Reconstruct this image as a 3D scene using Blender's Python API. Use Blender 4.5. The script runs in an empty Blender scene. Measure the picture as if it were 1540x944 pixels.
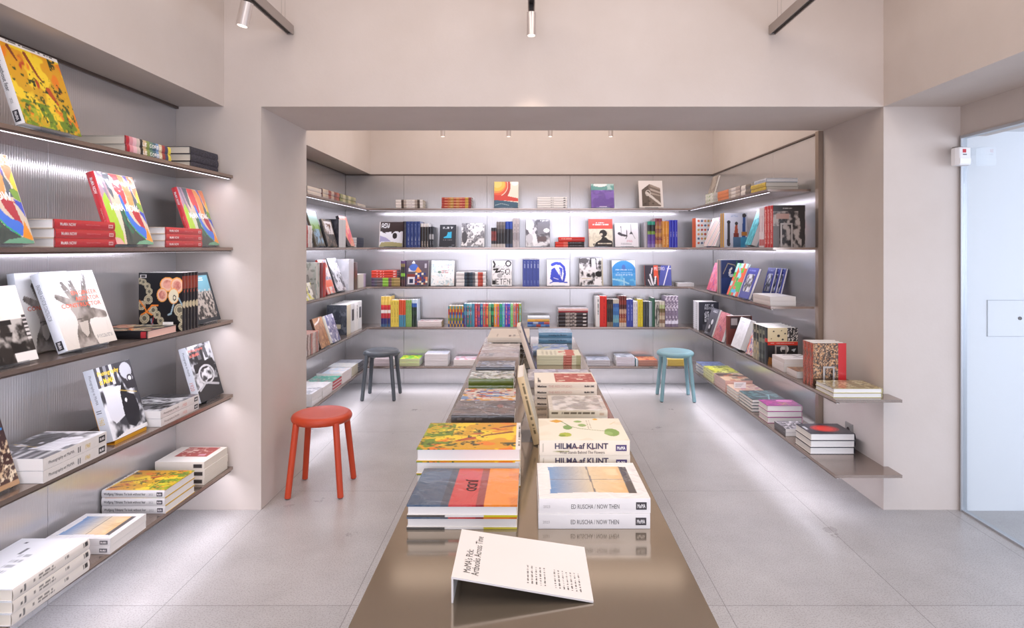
import bpy, math, random
import numpy as np
from mathutils import Matrix, Vector
C = bpy.context.scene.collection
F = 915.0; CX = 795.0; CY = 372.0; EYE = 1.5
R = math.radians

# ------------------------------------------------------------------ materials
MATS = {}
def lin(c):
    if isinstance(c, str):
        c = [int(c[i:i+2], 16)/255 for i in (0, 2, 4)]
    return [(x/12.92 if x <= .04045 else ((x+.055)/1.055)**2.4) for x in c]
def mat(name, col='808080', rough=.5, metal=0., spec=.5, coat=0., emit=None, es=1., bump=None, mottle=None, alpha=1.0):
    if name in MATS: return MATS[name]
    m = bpy.data.materials.new(name); m.use_nodes = True
    nt = m.node_tree; b = nt.nodes['Principled BSDF']
    b.inputs['Base Color'].default_value = (*lin(col), 1)
    b.inputs['Roughness'].default_value = rough
    b.inputs['Metallic'].default_value = metal
    b.inputs['Specular IOR Level'].default_value = spec
    b.inputs['Coat Weight'].default_value = coat
    if emit:
        b.inputs['Emission Color'].default_value = (*lin(emit), 1)
        b.inputs['Emission Strength'].default_value = es
    tc = None
    if bump or mottle:
        tc = nt.nodes.new('ShaderNodeTexCoord')
    if mottle:      # (scale, other colour, contrast)
        n = nt.nodes.new('ShaderNodeTexNoise'); n.inputs['Scale'].default_value = mottle[0]
        n.inputs['Detail'].default_value = 6; n.inputs['Roughness'].default_value = .6
        nt.links.new(tc.outputs['Object'], n.inputs['Vector'])
        r = nt.nodes.new('ShaderNodeValToRGB')
        r.color_ramp.elements[0].position = .5-mottle[2]; r.color_ramp.elements[1].position = .5+mottle[2]
        r.color_ramp.elements[0].color = (*lin(mottle[1]), 1); r.color_ramp.elements[1].color = (*lin(col), 1)
        nt.links.new(n.outputs['Fac'], r.inputs['Fac']); nt.links.new(r.outputs['Color'], b.inputs['Base Color'])
    if bump:        # (scale, strength)
        n = nt.nodes.new('ShaderNodeTexNoise'); n.inputs['Scale'].default_value = bump[0]; n.inputs['Detail'].default_value = 4
        nt.links.new(tc.outputs['Object'], n.inputs['Vector'])
        bp = nt.nodes.new('ShaderNodeBump'); bp.inputs['Strength'].default_value = bump[1]; bp.inputs['Distance'].default_value = .01
        nt.links.new(n.outputs['Fac'], bp.inputs['Height']); nt.links.new(bp.outputs['Normal'], b.inputs['Normal'])
    MATS[name] = m
    return m

def printed(name, rough, coat=0., spec=.5):
    m = mat(name, 'ffffff', rough, coat=coat, spec=spec)
    nt = m.node_tree; b = nt.nodes['Principled BSDF']
    a = nt.nodes.new('ShaderNodeAttribute'); a.attribute_name = 'print'
    nt.links.new(a.outputs['Color'], b.inputs['Base Color'])
    b.inputs['Coat Roughness'].default_value = .08
    return m
M_MATTE = printed('printed_matte_cover', .5)
M_GLOSS = printed('printed_gloss_cover', .28)
M_WRAP = printed('shrink_wrapped_cover', .35, coat=1.)
_nt = M_WRAP.node_tree
_tc = _nt.nodes.new('ShaderNodeTexCoord'); _n = _nt.nodes.new('ShaderNodeTexNoise'); _n.inputs['Scale'].default_value = 14
_n.inputs['Distortion'].default_value = 1.5
_bp = _nt.nodes.new('ShaderNodeBump'); _bp.inputs['Strength'].default_value = .25; _bp.inputs['Distance'].default_value = .02
_nt.links.new(_tc.outputs['Object'], _n.inputs['Vector']); _nt.links.new(_n.outputs['Fac'], _bp.inputs['Height'])
_nt.links.new(_bp.outputs['Normal'], _nt.nodes['Principled BSDF'].inputs['Coat Normal'])
COVM = {'m': M_MATTE, 'g': M_GLOSS, 'w': M_WRAP}

def page_mat(name, col, dark):
    m = mat(name, col, .85, spec=.2)
    nt = m.node_tree; b = nt.nodes['Principled BSDF']
    tc = nt.nodes.new('ShaderNodeTexCoord'); w = nt.nodes.new('ShaderNodeTexWave')
    w.wave_type = 'BANDS'; w.bands_direction = 'Y'; w.inputs['Scale'].default_value = 160; w.inputs['Distortion'].default_value = .8
    w.inputs['Detail'].default_value = 1
    mx = nt.nodes.new('ShaderNodeMix'); mx.data_type = 'RGBA'
    mx.inputs[6].default_value = (*lin(dark), 1); mx.inputs[7].default_value = (*lin(col), 1)
    nt.links.new(tc.outputs['Object'], w.inputs['Vector']); nt.links.new(w.outputs['Fac'], mx.inputs[0])
    nt.links.new(mx.outputs[2], b.inputs['Base Color'])
    return m
M_PAGE = page_mat('white_page_block', 'f4f0ec', 'dedad6')
M_CREAM = page_mat('cream_page_block', 'eee6d8', 'd8cfc0')
M_WARM = page_mat('salmon_page_block', 'eec6b8', 'deb4a6')
PAGES = {'w': M_PAGE, 'c': M_CREAM, 's': M_WARM}

def clear_mat(name, tint, fac_rough=.02, refl=1.0, body=0.0, body_col='ffffff', base=.03):
    """thin clear sheet: transparent with a fresnel reflection"""
    m = bpy.data.materials.new(name); m.use_nodes = True
    nt = m.node_tree; nt.nodes.clear()
    o = nt.nodes.new('ShaderNodeOutputMaterial'); t = nt.nodes.new('ShaderNodeBsdfTransparent')
    t.inputs['Color'].default_value = (*lin(tint), 1)
    g = nt.nodes.new('ShaderNodeBsdfGlossy'); g.inputs['Roughness'].default_value = fac_rough
    lw = nt.nodes.new('ShaderNodeLayerWeight'); lw.inputs['Blend'].default_value = .25
    mm = nt.nodes.new('ShaderNodeMath'); mm.operation = 'MULTIPLY_ADD'
    mm.inputs[1].default_value = .45*refl; mm.inputs[2].default_value = base
    mx = nt.nodes.new('ShaderNodeMixShader')
    nt.links.new(lw.outputs['Fresnel'], mm.inputs[0]); nt.links.new(mm.outputs[0], mx.inputs[0])
    nt.links.new(t.outputs[0], mx.inputs[1]); nt.links.new(g.outputs[0], mx.inputs[2])
    last = mx
    if body > 0:
        d = nt.nodes.new('ShaderNodeBsdfDiffuse'); d.inputs['Color'].default_value = (*lin(body_col), 1)
        m2 = nt.nodes.new('ShaderNodeMixShader'); m2.inputs[0].default_value = body
        nt.links.new(mx.outputs[0], m2.inputs[1]); nt.links.new(d.outputs[0], m2.inputs[2]); last = m2
    nt.links.new(last.outputs[0], o.inputs['Surface'])
    MATS[name] = m
    return m
M_ACRYL = clear_mat('clear_acrylic', 'eef0f2', .03, .8, .03, 'dfe2e6')

# ------------------------------------------------------------------ mesh helpers
class MB:
    def __init__(s): s.v = []; s.f = []; s.m = []
    def quad(s, a, b, c, d, mi=0):
        n = len(s.v); s.v += [tuple(a), tuple(b), tuple(c), tuple(d)]; s.f.append((n, n+1, n+2, n+3)); s.m.append(mi)
    def box(s, x0, y0, z0, x1, y1, z1, mi=0):
        n = len(s.v)
        s.v += [(x0,y0,z0),(x1,y0,z0),(x1,y1,z0),(x0,y1,z0),(x0,y0,z1),(x1,y0,z1),(x1,y1,z1),(x0,y1,z1)]
        for q in ((3,2,1,0),(4,5,6,7),(0,1,5,4),(1,2,6,5),(2,3,7,6),(3,0,4,7)):
            s.f.append(tuple(n+i for i in q)); s.m.append(mi)
    def prism(s, pts, z0, z1, mi=0):       # pts counter-clockwise in xy
        n = len(s.v); k = len(pts)
        s.v += [(p[0], p[1], z0) for p in pts] + [(p[0], p[1], z1) for p in pts]
        s.f.append(tuple(n+k-1-i for i in range(k))); s.m.append(mi)
        s.f.append(tuple(n+k+i for i in range(k))); s.m.append(mi)
        for i in range(k):
            j = (i+1) % k
            s.f.append((n+i, n+j, n+k+j, n+k+i)); s.m.append(mi)
    def tube(s, a, b, r0, r1=None, k=16, mi=0, cap=True):
        r1 = r0 if r1 is None else r1
        a = Vector(a); b = Vector(b); d = (b-a).normalized()
        u = d.orthogonal().normalized(); w = d.cross(u); n = len(s.v)
        for p, r in ((a, r0), (b, r1)):
            for i in range(k):
                t = 2*math.pi*i/k; s.v.append(tuple(p + u*(r*math.cos(t)) + w*(r*math.sin(t))))
        for i in range(k):
            j = (i+1) % k; s.f.append((n+i, n+j, n+k+j, n+k+i)); s.m.append(mi)
        if cap:
            s.f.append(tuple(n+k-1-i for i in range(k))); s.m.append(mi)
            s.f.append(tuple(n+k+i for i in range(k))); s.m.append(mi)
    def lathe(s, prof, k=48, mi=0, warp=None):     # prof: list of (r, z) bottom to top
        n = len(s.v)
        for (r, z) in prof:
            for i in range(k):
                t = 2*math.pi*i/k; x, y = r*math.cos(t), r*math.sin(t)
                s.v.append((x, y, z + (warp(x, y, z) if warp else 0)))
        for j in range(len(prof)-1):
            for i in range(k):
                i2 = (i+1) % k
                s.f.append((n+j*k+i, n+j*k+i2, n+(j+1)*k+i2, n+(j+1)*k+i)); s.m.append(mi)
        s.f.append(tuple(n+k-1-i for i in range(k))); s.m.append(mi)
        s.f.append(tuple(n+(len(prof)-1)*k+i for i in range(k))); s.m.append(mi)
    def mesh(s, name, mats):
        me = bpy.data.meshes.new(name); me.from_pydata(s.v, [], s.f)
        for m in (mats if isinstance(mats, (list, tuple)) else [mats]): me.materials.append(m)
        if any(s.m): me.polygons.foreach_set('material_index', s.m)
        me.update(); return me
    def build(s, name, mats, parent=None, smooth=False, bevel=0):
        o = bpy.data.objects.new(name, s.mesh(name, mats)); C.objects.link(o)
        if parent: o.parent = parent
        if smooth: o.data.polygons.foreach_set('use_smooth', [True]*len(o.data.polygons))
        if bevel:
            b = o.modifiers.new('edge', 'BEVEL'); b.width = bevel; b.segments = 2; b.limit_method = 'ANGLE'
        return o
def tag(o, label=None, cat=None, group=None, kind=None):
    if label: o['label'] = label
    if cat: o['category'] = cat
    if group: o['group'] = group
    if kind: o['kind'] = kind
    return o
def empty(name, loc=(0,0,0), rz=0):
    o = bpy.data.objects.new(name, None); C.objects.link(o); o.location = loc; o.rotation_euler = (0,0,rz)
    o.empty_display_size = .05
    return o
def copy_tree(o, parent=None):
    c = o.copy(); C.objects.link(c); c.parent = parent
    for ch in list(o.children): copy_tree(ch, c)
    return c

# ------------------------------------------------------------------ printed pictures, painted per vertex
GL = {'A':'7E1111117E','B':'7F49494936','C':'3E41414122','D':'7F4141221C','E':'7F49494941','F':'7F09090901','G':'3E4149497A','H':'7F0808087F','I':'00417F4100','J':'2040413F01','K':'7F08142241','L':'7F40404040','M':'7F020C027F','N':'7F0408107F','O':'3E4141413E','P':'7F09090906','Q':'3E4151215E','R':'7F09192946','S':'4649494931','T':'01017F0101','U':'3F4040403F','V':'1F2040201F','W':'3F4038403F','X':'6314081463','Y':'0708700807','Z':'6151494543',' ':'0000000000','1':'00427F4000','2':'4261514946','0':'3E5149453E','9':'064949291E','/':'2010080402','-':'0808080808'}
def noise(w, h, s, seed, oct=3):
    rg = np.random.RandomState(seed); out = np.zeros((h, w)); amp = 1; tot = 0
    for o in range(oct):
        nx = max(2, int(s*2**o)+2); ny = nx
        g = rg.rand(ny, nx); xs = np.linspace(0, nx-1.001, w); ys = np.linspace(0, ny-1.001, h)
        xi = xs.astype(int); yi = ys.astype(int); xf = xs-xi; yf = (ys-yi)[:, None]
        xf = xf*xf*(3-2*xf); yf = yf*yf*(3-2*yf)
        a = g[yi][:, xi]*(1-xf)+g[yi][:, xi+1]*xf; b = g[yi+1][:, xi]*(1-xf)+g[yi+1][:, xi+1]*xf
        out += amp*(a*(1-yf)+b*yf); tot += amp; amp *= .55
    return out/tot
def paint(w, h, ops):
    """w,h vertices; ops[0] is the ground colour; x to the right 0..1, y up 0..1"""
    a = np.zeros((h, w, 3)); a[:] = lin(ops[0])
    X, Y = np.meshgrid(np.linspace(0, 1, w), np.linspace(0, 1, h))
    def put(mask, c): a[mask] = lin(c)
    for op in ops[1:]:
        k = op[0]
        if k == 'r': put((X >= op[1]) & (X <= op[3]) & (Y >= op[2]) & (Y <= op[4]), op[5])
        elif k == 'e': put(((X-op[1])/op[3])**2+((Y-op[2])/op[4])**2 <= 1, op[5])
        elif k == 'o':                                   # ring: cx cy rx ry width colour
            d = np.sqrt(((X-op[1])/op[3])**2+((Y-op[2])/op[4])**2); put(np.abs(d-1) < op[5], op[6])
        elif k == 'p':
            m = np.zeros(X.shape, bool); P = op[1]; n = len(P)
            for i in range(n):
                x0, y0 = P[i]; x1, y1 = P[(i+1) % n]
                if y0 == y1: continue
                c = ((y0 > Y) != (y1 > Y)) & (X < (x1-x0)*(Y-y0)/(y1-y0)+x0); m ^= c
            put(m, op[2])
        elif k == 'c':                                   # stroke through points: pts width colour
            P = op[1]
            for i in range(len(P)-1):
                (x0, y0), (x1, y1) = P[i], P[i+1]; dx, dy = x1-x0, y1-y0; L = dx*dx+dy*dy+1e-9
                t = np.clip(((X-x0)*dx+(Y-y0)*dy)/L, 0, 1)
                wd = op[2] if not isinstance(op[2], tuple) else op[2][0]+(op[2][1]-op[2][0])*(i+t)/(len(P)-1)
                put(np.hypot(X-x0-t*dx, Y-y0-t*dy) <= wd, op[3])
        elif k == 'g':                                   # gradient: axis c0 c1 [x0 y0 x1 y1]
            b = op[4] if len(op) > 4 else (0, 0, 1, 1)
            m = (X >= b[0]) & (X <= b[2]) & (Y >= b[1]) & (Y <= b[3])
            t = ((X-b[0])/(b[2]-b[0]) if op[1] == 'x' else (Y-b[1])/(b[3]-b[1]))[m][:, None]
            a[m] = np.array(lin(op[2]))*(1-t)+np.array(lin(op[3]))*t
        elif k == 'n':                                   # blotches: colour scale threshold seed [x0 y0 x1 y1]
            b = op[5] if len(op) > 5 else (0, 0, 1, 1)
            nz = noise(w, h, op[2], op[4]); m = (nz > op[3]) & (X >= b[0]) & (X <= b[2]) & (Y >= b[1]) & (Y <= b[3])
            t = np.clip((nz-op[3])/.08, 0, 1)[..., None]
            a = np.where(m[..., None], a*(1-t)+np.array(lin(op[1]))*t, a)
        elif k == 'b':                                   # black-and-white photo: dark light scale seed [box]
            b = op[5] if len(op) > 5 else (0, 0, 1, 1)
            nz = noise(w, h, op[3], op[4], 4); m = (X >= b[0]) & (X <= b[2]) & (Y >= b[1]) & (Y <= b[3])
            t = np.clip((nz-.36)/.28, 0, 1)[..., None]; t = t*t*(3-2*t)
            a = np.where(m[..., None], np.array(lin(op[1]))*(1-t)+np.array(lin(op[2]))*t, a)
        elif k == 's':                                   # stripes: list of colours along axis [box]
            b = op[3] if len(op) > 3 else (0, 0, 1, 1); n = len(op[2])
            m = (X >= b[0]) & (X <= b[2]) & (Y >= b[1]) & (Y <= b[3])
            t = ((X-b[0])/(b[2]-b[0]) if op[1] == 'x' else (Y-b[1])/(b[3]-b[1]))
            i = np.clip((t*n).astype(int), 0, n-1); pal = np.array([lin(c) for c in op[2]])
            a = np.where(m[..., None], pal[i], a)
        elif k == 'k':                                   # patchwork: colours nx ny seed [box]
            b = op[5] if len(op) > 5 else (0, 0, 1, 1); rg = np.random.RandomState(op[4])
            pal = np.array([lin(c) for c in op[1]]); g = rg.randint(0, len(pal), (op[3], op[2]))
            m = (X >= b[0]) & (X <= b[2]) & (Y >= b[1]) & (Y <= b[3])
            xi = np.clip(((X-b[0])/(b[2]-b[0])*op[2]).astype(int), 0, op[2]-1); yi = np.clip(((Y-b[1])/(b[3]-b[1])*op[3]).astype(int), 0, op[3]-1)
            a = np.where(m[..., None], pal[g[yi, xi]], a)
        elif k == 'q':                                   # photo tones inside one colour: target dark light scale seed
            m = np.abs(a-np.array(lin(op[1]))).sum(2) < 1e-6; nz = noise(w, h, op[4], op[5], 4)
            t = np.clip((nz-.34)/.32, 0, 1)[..., None]
            a = np.where(m[..., None], np.array(lin(op[2]))*(1-t)+np.array(lin(op[3]))*t, a)
        elif k == 't':                                   # letters: text x0 y0 x1 y1 colour
            s = op[1]; n = len(s)*6-1; m = (X >= op[2]) & (X < op[4]) & (Y >= op[3]) & (Y < op[5])
            ci = np.clip(((X-op[2])/(op[4]-op[2])*n).astype(int), 0, n-1); ri = np.clip(((op[5]-Y)/(op[5]-op[3])*7).astype(int), 0, 6)
            bits = np.zeros((7, n), bool)
            for q, ch in enumerate(s):
                hx = GL.get(ch, GL['-'])
                for j in range(5):
                    v = int(hx[j*2:j*2+2], 16)
                    for i in range(7):
                        if v >> i & 1: bits[i, q*6+j] = True
            put(m & bits[ri, ci], op[6])
        elif k == 'w':                                   # rows of fine print: x0 y0 x1 y1 rows colour seed
            rg = np.random.RandomState(op[7]); n = 40; t = (Y-op[2])/(op[4]-op[2])*op[5]
            ok = rg.rand(op[5], n) > .25; xi = np.clip(((X-op[1])/(op[3]-op[1])*n).astype(int), 0, n-1); yi = np.clip(t.astype(int), 0, op[5]-1)
            m = (X >= op[1]) & (X <= op[3]) & (Y >= op[2]) & (Y <= op[4]) & ((t % 1) > .45) & ok[yi, xi]
            put(m, op[6])
    return a

TXT = {}
def text_mesh(s, bold=0.):
    key = (s, bold)
    if key not in TXT:
        cu = bpy.data.curves.new('lettering', 'FONT'); cu.body = s; cu.size = 1; cu.offset = bold; cu.resolution_u = 2
        cu.fill_mode = 'FRONT'
        o = bpy.data.objects.new('lettering', cu); C.objects.link(o)
        bpy.context.view_layer.update()
        me = bpy.data.meshes.new_from_object(o.evaluated_get(bpy.context.evaluated_depsgraph_get()))
        bpy.data.objects.remove(o); bpy.data.curves.remove(cu)
        co = np.empty(len(me.vertices)*3); me.vertices.foreach_get('co', co); co = co.reshape(-1, 3)
        TXT[key] = (me, co[:, 0].min(), co[:, 1].min(), co[:, 0].max(), co[:, 1].max())
    return TXT[key]
def ink(c):
    return mat('ink_'+c, c, .5)
def letter(parent, name, s, org, ux, uy, length, height, col, bold=0.):
    """lettering with its lower left at org, running along ux, upright along uy"""
    me, x0, y0, x1, y1 = text_mesh(s, bold)
    me = me.copy(); me.materials.clear(); me.materials.append(ink(col))
    ux = Vector(ux).normalized(); uy = Vector(uy).normalized(); uz = ux.cross(uy)
    sx = length/(x1-x0); sy = height/(y1-y0)
    M = Matrix(((ux.x*sx, uy.x*sy, uz.x, 0), (ux.y*sx, uy.y*sy, uz.y, 0), (ux.z*sx, uy.z*sy, uz.z, 0), (0,0,0,1)))
    me.transform(Matrix.Translation(Vector(org)+uz*.0004) @ M @ Matrix.Translation((-x0, -y0, 0)))
    o = bpy.data.objects.new(name, me); C.objects.link(o); o.parent = parent
    return o

# ------------------------------------------------------------------ books
STYLES = {}
def style(name, front, spine=None, back=None, pages='w', cov='g', hard=True, res=170, txt=(), bt=0):
    STYLES[name] = dict(bt=bt, front=front, spine=spine or [front[0]], back=back or [front[0]], pages=pages, cov=cov, hard=hard, res=res, txt=txt)
    return name
BM = {}
def grid(V, Fc, Co, o, du, dv, n, m, cols, bulge=None):
    """n x m quads from corner o along du (columns) and dv (rows); cols (m+1, n+1, 3)"""
    b = len(V)
    for j in range(m+1):
        for i in range(n+1):
            p = o + du*(i/n) + dv*(j/m)
            if bulge is not None: p = p + bulge*(1-(2*j/m-1)**2)
            V.append((p.x, p.y, p.z)); Co.append(cols[j, i])
    for j in range(m):
        for i in range(n):
            k = b+j*(n+1)+i; Fc.append((k, k+1, k+n+2, k+n+1))
def book_meshes(st, W, H, T):
    key = (st, round(W, 3), round(H, 3), round(T, 3))
    if key in BM: return BM[key]
    s = STYLES[st]; res = s['res']
    b = s['bt'] or (.0028 if s['hard'] else .0007); b = min(b, T*.2)
    ov = .003 if s['hard'] else 0.
    V = []; Fc = []; Co = []
    n, m = max(2, int(W*res)), max(2, int(H*res))
    grid(V, Fc, Co, Vector((0, 0, 0)), Vector((W, 0, 0)), Vector((0, 0, H)), n, m, paint(n+1, m+1, s['front']))
    ns, ms = max(2, int(H*res)), max(3, min(12, int(T*res*1.5)))
    sp = paint(ns+1, ms+1, s['spine'])
    grid(V, Fc, Co, Vector((0, T, H)), Vector((0, 0, -H)), Vector((0, -T, 0)), ns, ms, sp, Vector((-min(.004, T*.1) if s['hard'] else -.0008, 0, 0)))
    if len(s['back']) > 1: nb, mb = n, m
    else: nb, mb = 1, 1
    grid(V, Fc, Co, Vector((W, T, 0)), Vector((-W, 0, 0)), Vector((0, 0, H)), nb, mb, paint(nb+1, mb+1, s['back']))
    # board edges and inner faces
    def q(pts, c):
        k = len(V); V.extend(pts); Co.extend([lin(c)]*4); Fc.append((k, k+1, k+2, k+3))
    fe = s['front'][0]; be = s['back'][0]
    for (y0, y1, c) in ((0, b, fe), (T-b, T, be)):
        col = paint(3, m+1, s['front' if y0 == 0 else 'back'])[:, -1]
        grid(V, Fc, Co, Vector((W, y0, 0)), Vector((0, y1-y0, 0)), Vector((0, 0, H)), 1, m, np.stack([col, col], 1))
        q([(0, y0, H), (W, y0, H), (W, y1, H), (0, y1, H)], c)
        q([(0, y1, 0), (W, y1, 0), (W, y0, 0), (0, y0, 0)], c)
    q([(0, b, 0), (0, b, H), (W, b, H), (W, b, 0)], 'f0ece6'); q([(0, T-b, H), (0, T-b, 0), (W, T-b, 0), (W, T-b, H)], 'f0ece6')
    sc = s['spine'][0]
    q([(0, 0, H), (b, 0, H), (b, T, H), (0, T, H)], sc); q([(0, T, 0), (b, T, 0), (b, 0, 0), (0, 0, 0)], sc)
    me = bpy.data.meshes.new('cover'); me.from_pydata(V, [], Fc)
    at = me.color_attributes.new('print', 'FLOAT_COLOR', 'POINT')
    arr = np.ones((len(V), 4), np.float32); arr[:, :3] = np.array(Co); at.data.foreach_set('color', arr.ravel())
    me.materials.append(COVM[s['cov']]); me.update()
    pm = MB(); pm.box(b+.0005, b+.0002, ov, W-ov-.0005, T-b-.0002, H-ov); pg = pm.mesh('pages', PAGES[s['pages']])
    BM[key] = (me, pg)
    return BM[key]
PROTO = {}
def make_book(st, W, H, T):
    """a book: Empty at its lower corner > cover, pages, lettering. x spine->fore edge, -y front cover, z up"""
    key = (st, round(W, 3), round(H, 3), round(T, 3))
    if key in PROTO:
        return copy_tree(PROTO[key])
    me, pg = book_meshes(st, W, H, T)
    r = empty('book')
    for nm, d in (('cover', me), ('pages', pg)):
        o = bpy.data.objects.new(nm, d); C.objects.link(o); o.parent = r
    for t in STYLES[st]['txt']:
        w, s, a0, a1, b0, b1, col = t[:7]; bold = t[7] if len(t) > 7 else 0.
        if w == 'f': letter(r, 'cover_title', s, (a0*W, 0, b0*H), (1,0,0), (0,0,1), (a1-a0)*W, (b1-b0)*H, col, bold)
        elif w == 's': letter(r, 'spine_title', s, (-.0042 if STYLES[st]['hard'] else -.0012, T*(1-b0), H*(1-a0)), (0,0,-1), (0,-1,0), (a1-a0)*H, (b1-b0)*T, col, bold)
        elif w == 'l':   # publisher's logo on the spine: a dark plate with lettering
            m = MB(); x = -.0044 if STYLES[st]['hard'] else -.0014
            m.box(x, T*(1-b1), H*(1-a1), x+.0006, T*(1-b0), H*(1-a0)); o = m.build('logo_plate', ink(col), r)
            da = (a1-a0)*.12; db = (b1-b0)*.22
            letter(o, 'logo_lettering', s, (x, T*(1-b0-db), H*(1-a0-da)), (0,0,-1), (0,-1,0), (a1-a0-2*da)*H, (b1-b0-2*db)*T, t[7], .02)
    PROTO[key] = r
    return r

ORD = ['', 'second', 'third', 'fourth', 'fifth', 'sixth', 'seventh', 'eighth', 'ninth']
NUM = ['', 'one', 'two', 'three', 'four', 'five', 'six', 'seven', 'eight', 'nine', 'ten']
def pos_word(i, n, how):
    a, z = {'v': ('top one', 'bottom one'), 'h': ('leftmost', 'rightmost'), 'd': ('nearest', 'farthest')}[how]
    if n == 1: return ''
    if i == 0: return a + ' of ' + NUM[n] + ' '
    if i == n-1: return z + ' of ' + NUM[n] + ' '
    if n == 3: return 'middle one of three '
    w = {'v': ' from top', 'h': ' from left', 'd': ' from front'}[how]
    return ORD[i] + w + ' of ' + NUM[n] + ' '

FR = {'B': 0., 'L': R(90), 'N': R(90), 'R': R(-90), 'T': 0.}
EDGE = {'B': 6.40, 'L': 1.69, 'N': 1.70, 'R': 1.69}
ZS = [1.912, 1.500, 1.088, .663, .249]
def U(wall, px, d):
    e = EDGE[wall]+d
    if wall == 'B': return (px-CX)*e/F
    if wall in 'LN': return e*F/(CX-px)
    return -e*F/(px-CX)
AX = {'x': Vector((1,0,0)), '-x': Vector((-1,0,0)), 'y': Vector((0,1,0)), '-y': Vector((0,-1,0)), 'z': Vector((0,0,1))}
POSE = {'face': ('-x', '-y'), 'spine': ('-y', 'x'), 'S': ('-y', 'z'), 'N': ('y', 'z'), 'W': ('-x', 'z'), 'E': ('x', 'z')}
def place(book, wall, x, y, z, W, H, T, pose, lean=0., roll=0., yaw=0.):
    sd, fd = POSE[pose]
    lx = -AX[sd]; ly = -AX[fd]; lz = lx.cross(ly)
    Rm = Matrix((lx, ly, lz)).transposed()
    cs = [Rm @ Vector((a, b, c)) for a in (0, W) for b in (0, T) for c in (0, H)]
    mn = Vector([min(c[i] for c in cs) for i in range(3)]); mx = Vector([max(c[i] for c in cs) for i in range(3)])
    M = Matrix.Translation(-mn) @ Rm.to_4x4()
    L = Matrix.Rotation(-lean, 4, 'X')
    if roll:                      # sideways tilt (about y); pivot on the corner it stands on
        sx = mx.x-mn.x
        piv = Vector((0, 0, 0)) if roll < 0 else Vector((sx, 0, 0))
        L = Matrix.Translation(piv) @ Matrix.Rotation(roll, 4, 'Y') @ Matrix.Translation(-piv) @ L
    if yaw:
        c = Vector(((mx.x-mn.x)/2, (mx.y-mn.y)/2, 0))
        L = Matrix.Translation(c) @ Matrix.Rotation(yaw, 4, 'Z') @ Matrix.Translation(-c) @ L
    book.matrix_world = Matrix.Rotation(FR[wall], 4, 'Z') @ Matrix.Translation((x, y, z)) @ L @ M
    return book
rnd = random.Random(7)
def shelf_z(k): return ZS[k]+.0006
def finish(b, label, group):
    tag(b, ' '.join(label.split()), 'book', group)
def stack(wall, z, x0, x1, y, depth, h, n, st, pose, desc, jit=.004, T=None, group=None):
    """n books lying flat, bottom first; st one style or a list (top first)"""
    T = T or h/n; zz = z
    for i in range(n):
        k = n-1-i
        s = st[k] if isinstance(st, list) else st
        if pose in 'SN': W, H = depth, x1-x0
        else: W, H = x1-x0, depth
        if n > 1: W -= .003; H -= .003
        b = make_book(s, W, H, T-.0006)
        jx = rnd.uniform(0, jit); jy = rnd.uniform(0, jit)
        place(b, wall, x0+jx*.5, y+jy, zz, W, H, T-.0006, pose, yaw=rnd.uniform(-.006, .006) if n > 1 else 0)
        d = desc[k] if isinstance(desc, list) else pos_word(k, n, 'v')+desc
        finish(b, d, group or (None if n == 1 or isinstance(desc, list) else desc))
        zz += T
    return zz
def spx(wall, k, p0, p1, h, n, st, desc, pose='S', d=.03, depth=.24, **kw):
    """stack on shelf k spanning pixel columns p0..p1 of its front face; h metres"""
    return stack(wall, shelf_z(k), U(wall, p0, d), U(wall, p1, d), EDGE[wall]+d, depth, h, n, st, pose, desc, **kw)
def row(wall, k, p0, p1, h, n, st, desc, W=.21, d=.03, roll=0., jit=.0, left=0):
    """n upright books, spines out; st one style or list from the left"""
    u0, u1 = U(wall, p0, d), U(wall, p1, d); T = (u1-u0)/n
    for i in range(n):
        s = st[i] if isinstance(st, list) else st
        hh = h[i] if isinstance(h, list) else h
        b = make_book(s, W, hh, T-.001)
        rx = roll
        place(b, wall, u0+i*T+.0005, EDGE[wall]+d+rnd.uniform(0, jit), shelf_z(k)+(.002 if roll else 0), W, hh, T-.001, 'spine', roll=rx)
        dd = desc[i] if isinstance(desc, list) else pos_word(i, n, 'h')+desc
        finish(b, dd, None if n == 1 or isinstance(desc, list) else desc)
def face(wall, k, p0, p1, h, st, desc, d=.05, lean=14, T=.02, W=None, yaw=0, u0=None, stand=True):
    """one book facing out, leaning back on a clear stand; p0..p1 pixel columns of its foot"""
    u0 = U(wall, p0, d) if u0 is None else u0
    u1 = U(wall, p1, d) if W is None else u0+W
    W = u1-u0
    b = make_book(st, W, h, T)
    lift = T*math.sin(R(lean))
    place(b, wall, u0, EDGE[wall]+d, ZS[k]+lift+.0032, W, h, T, 'face', lean=R(lean), yaw=R(yaw))
    finish(b, desc, None)
    if stand == 'yellow': bookstand(wall, k, (u0+u1)/2-.01, EDGE[wall]+d, T, R(lean), W*.9, h*.6, 'white photography book with yellow title', m=mat('yellow_plastic', 'd89a1c', .45), col='yellow')
    elif stand: bookstand(wall, k, (u0+u1)/2, EDGE[wall]+d, T, R(lean), min(.14, W*.6), h*.62, desc)
    return b
SM = {}
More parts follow.
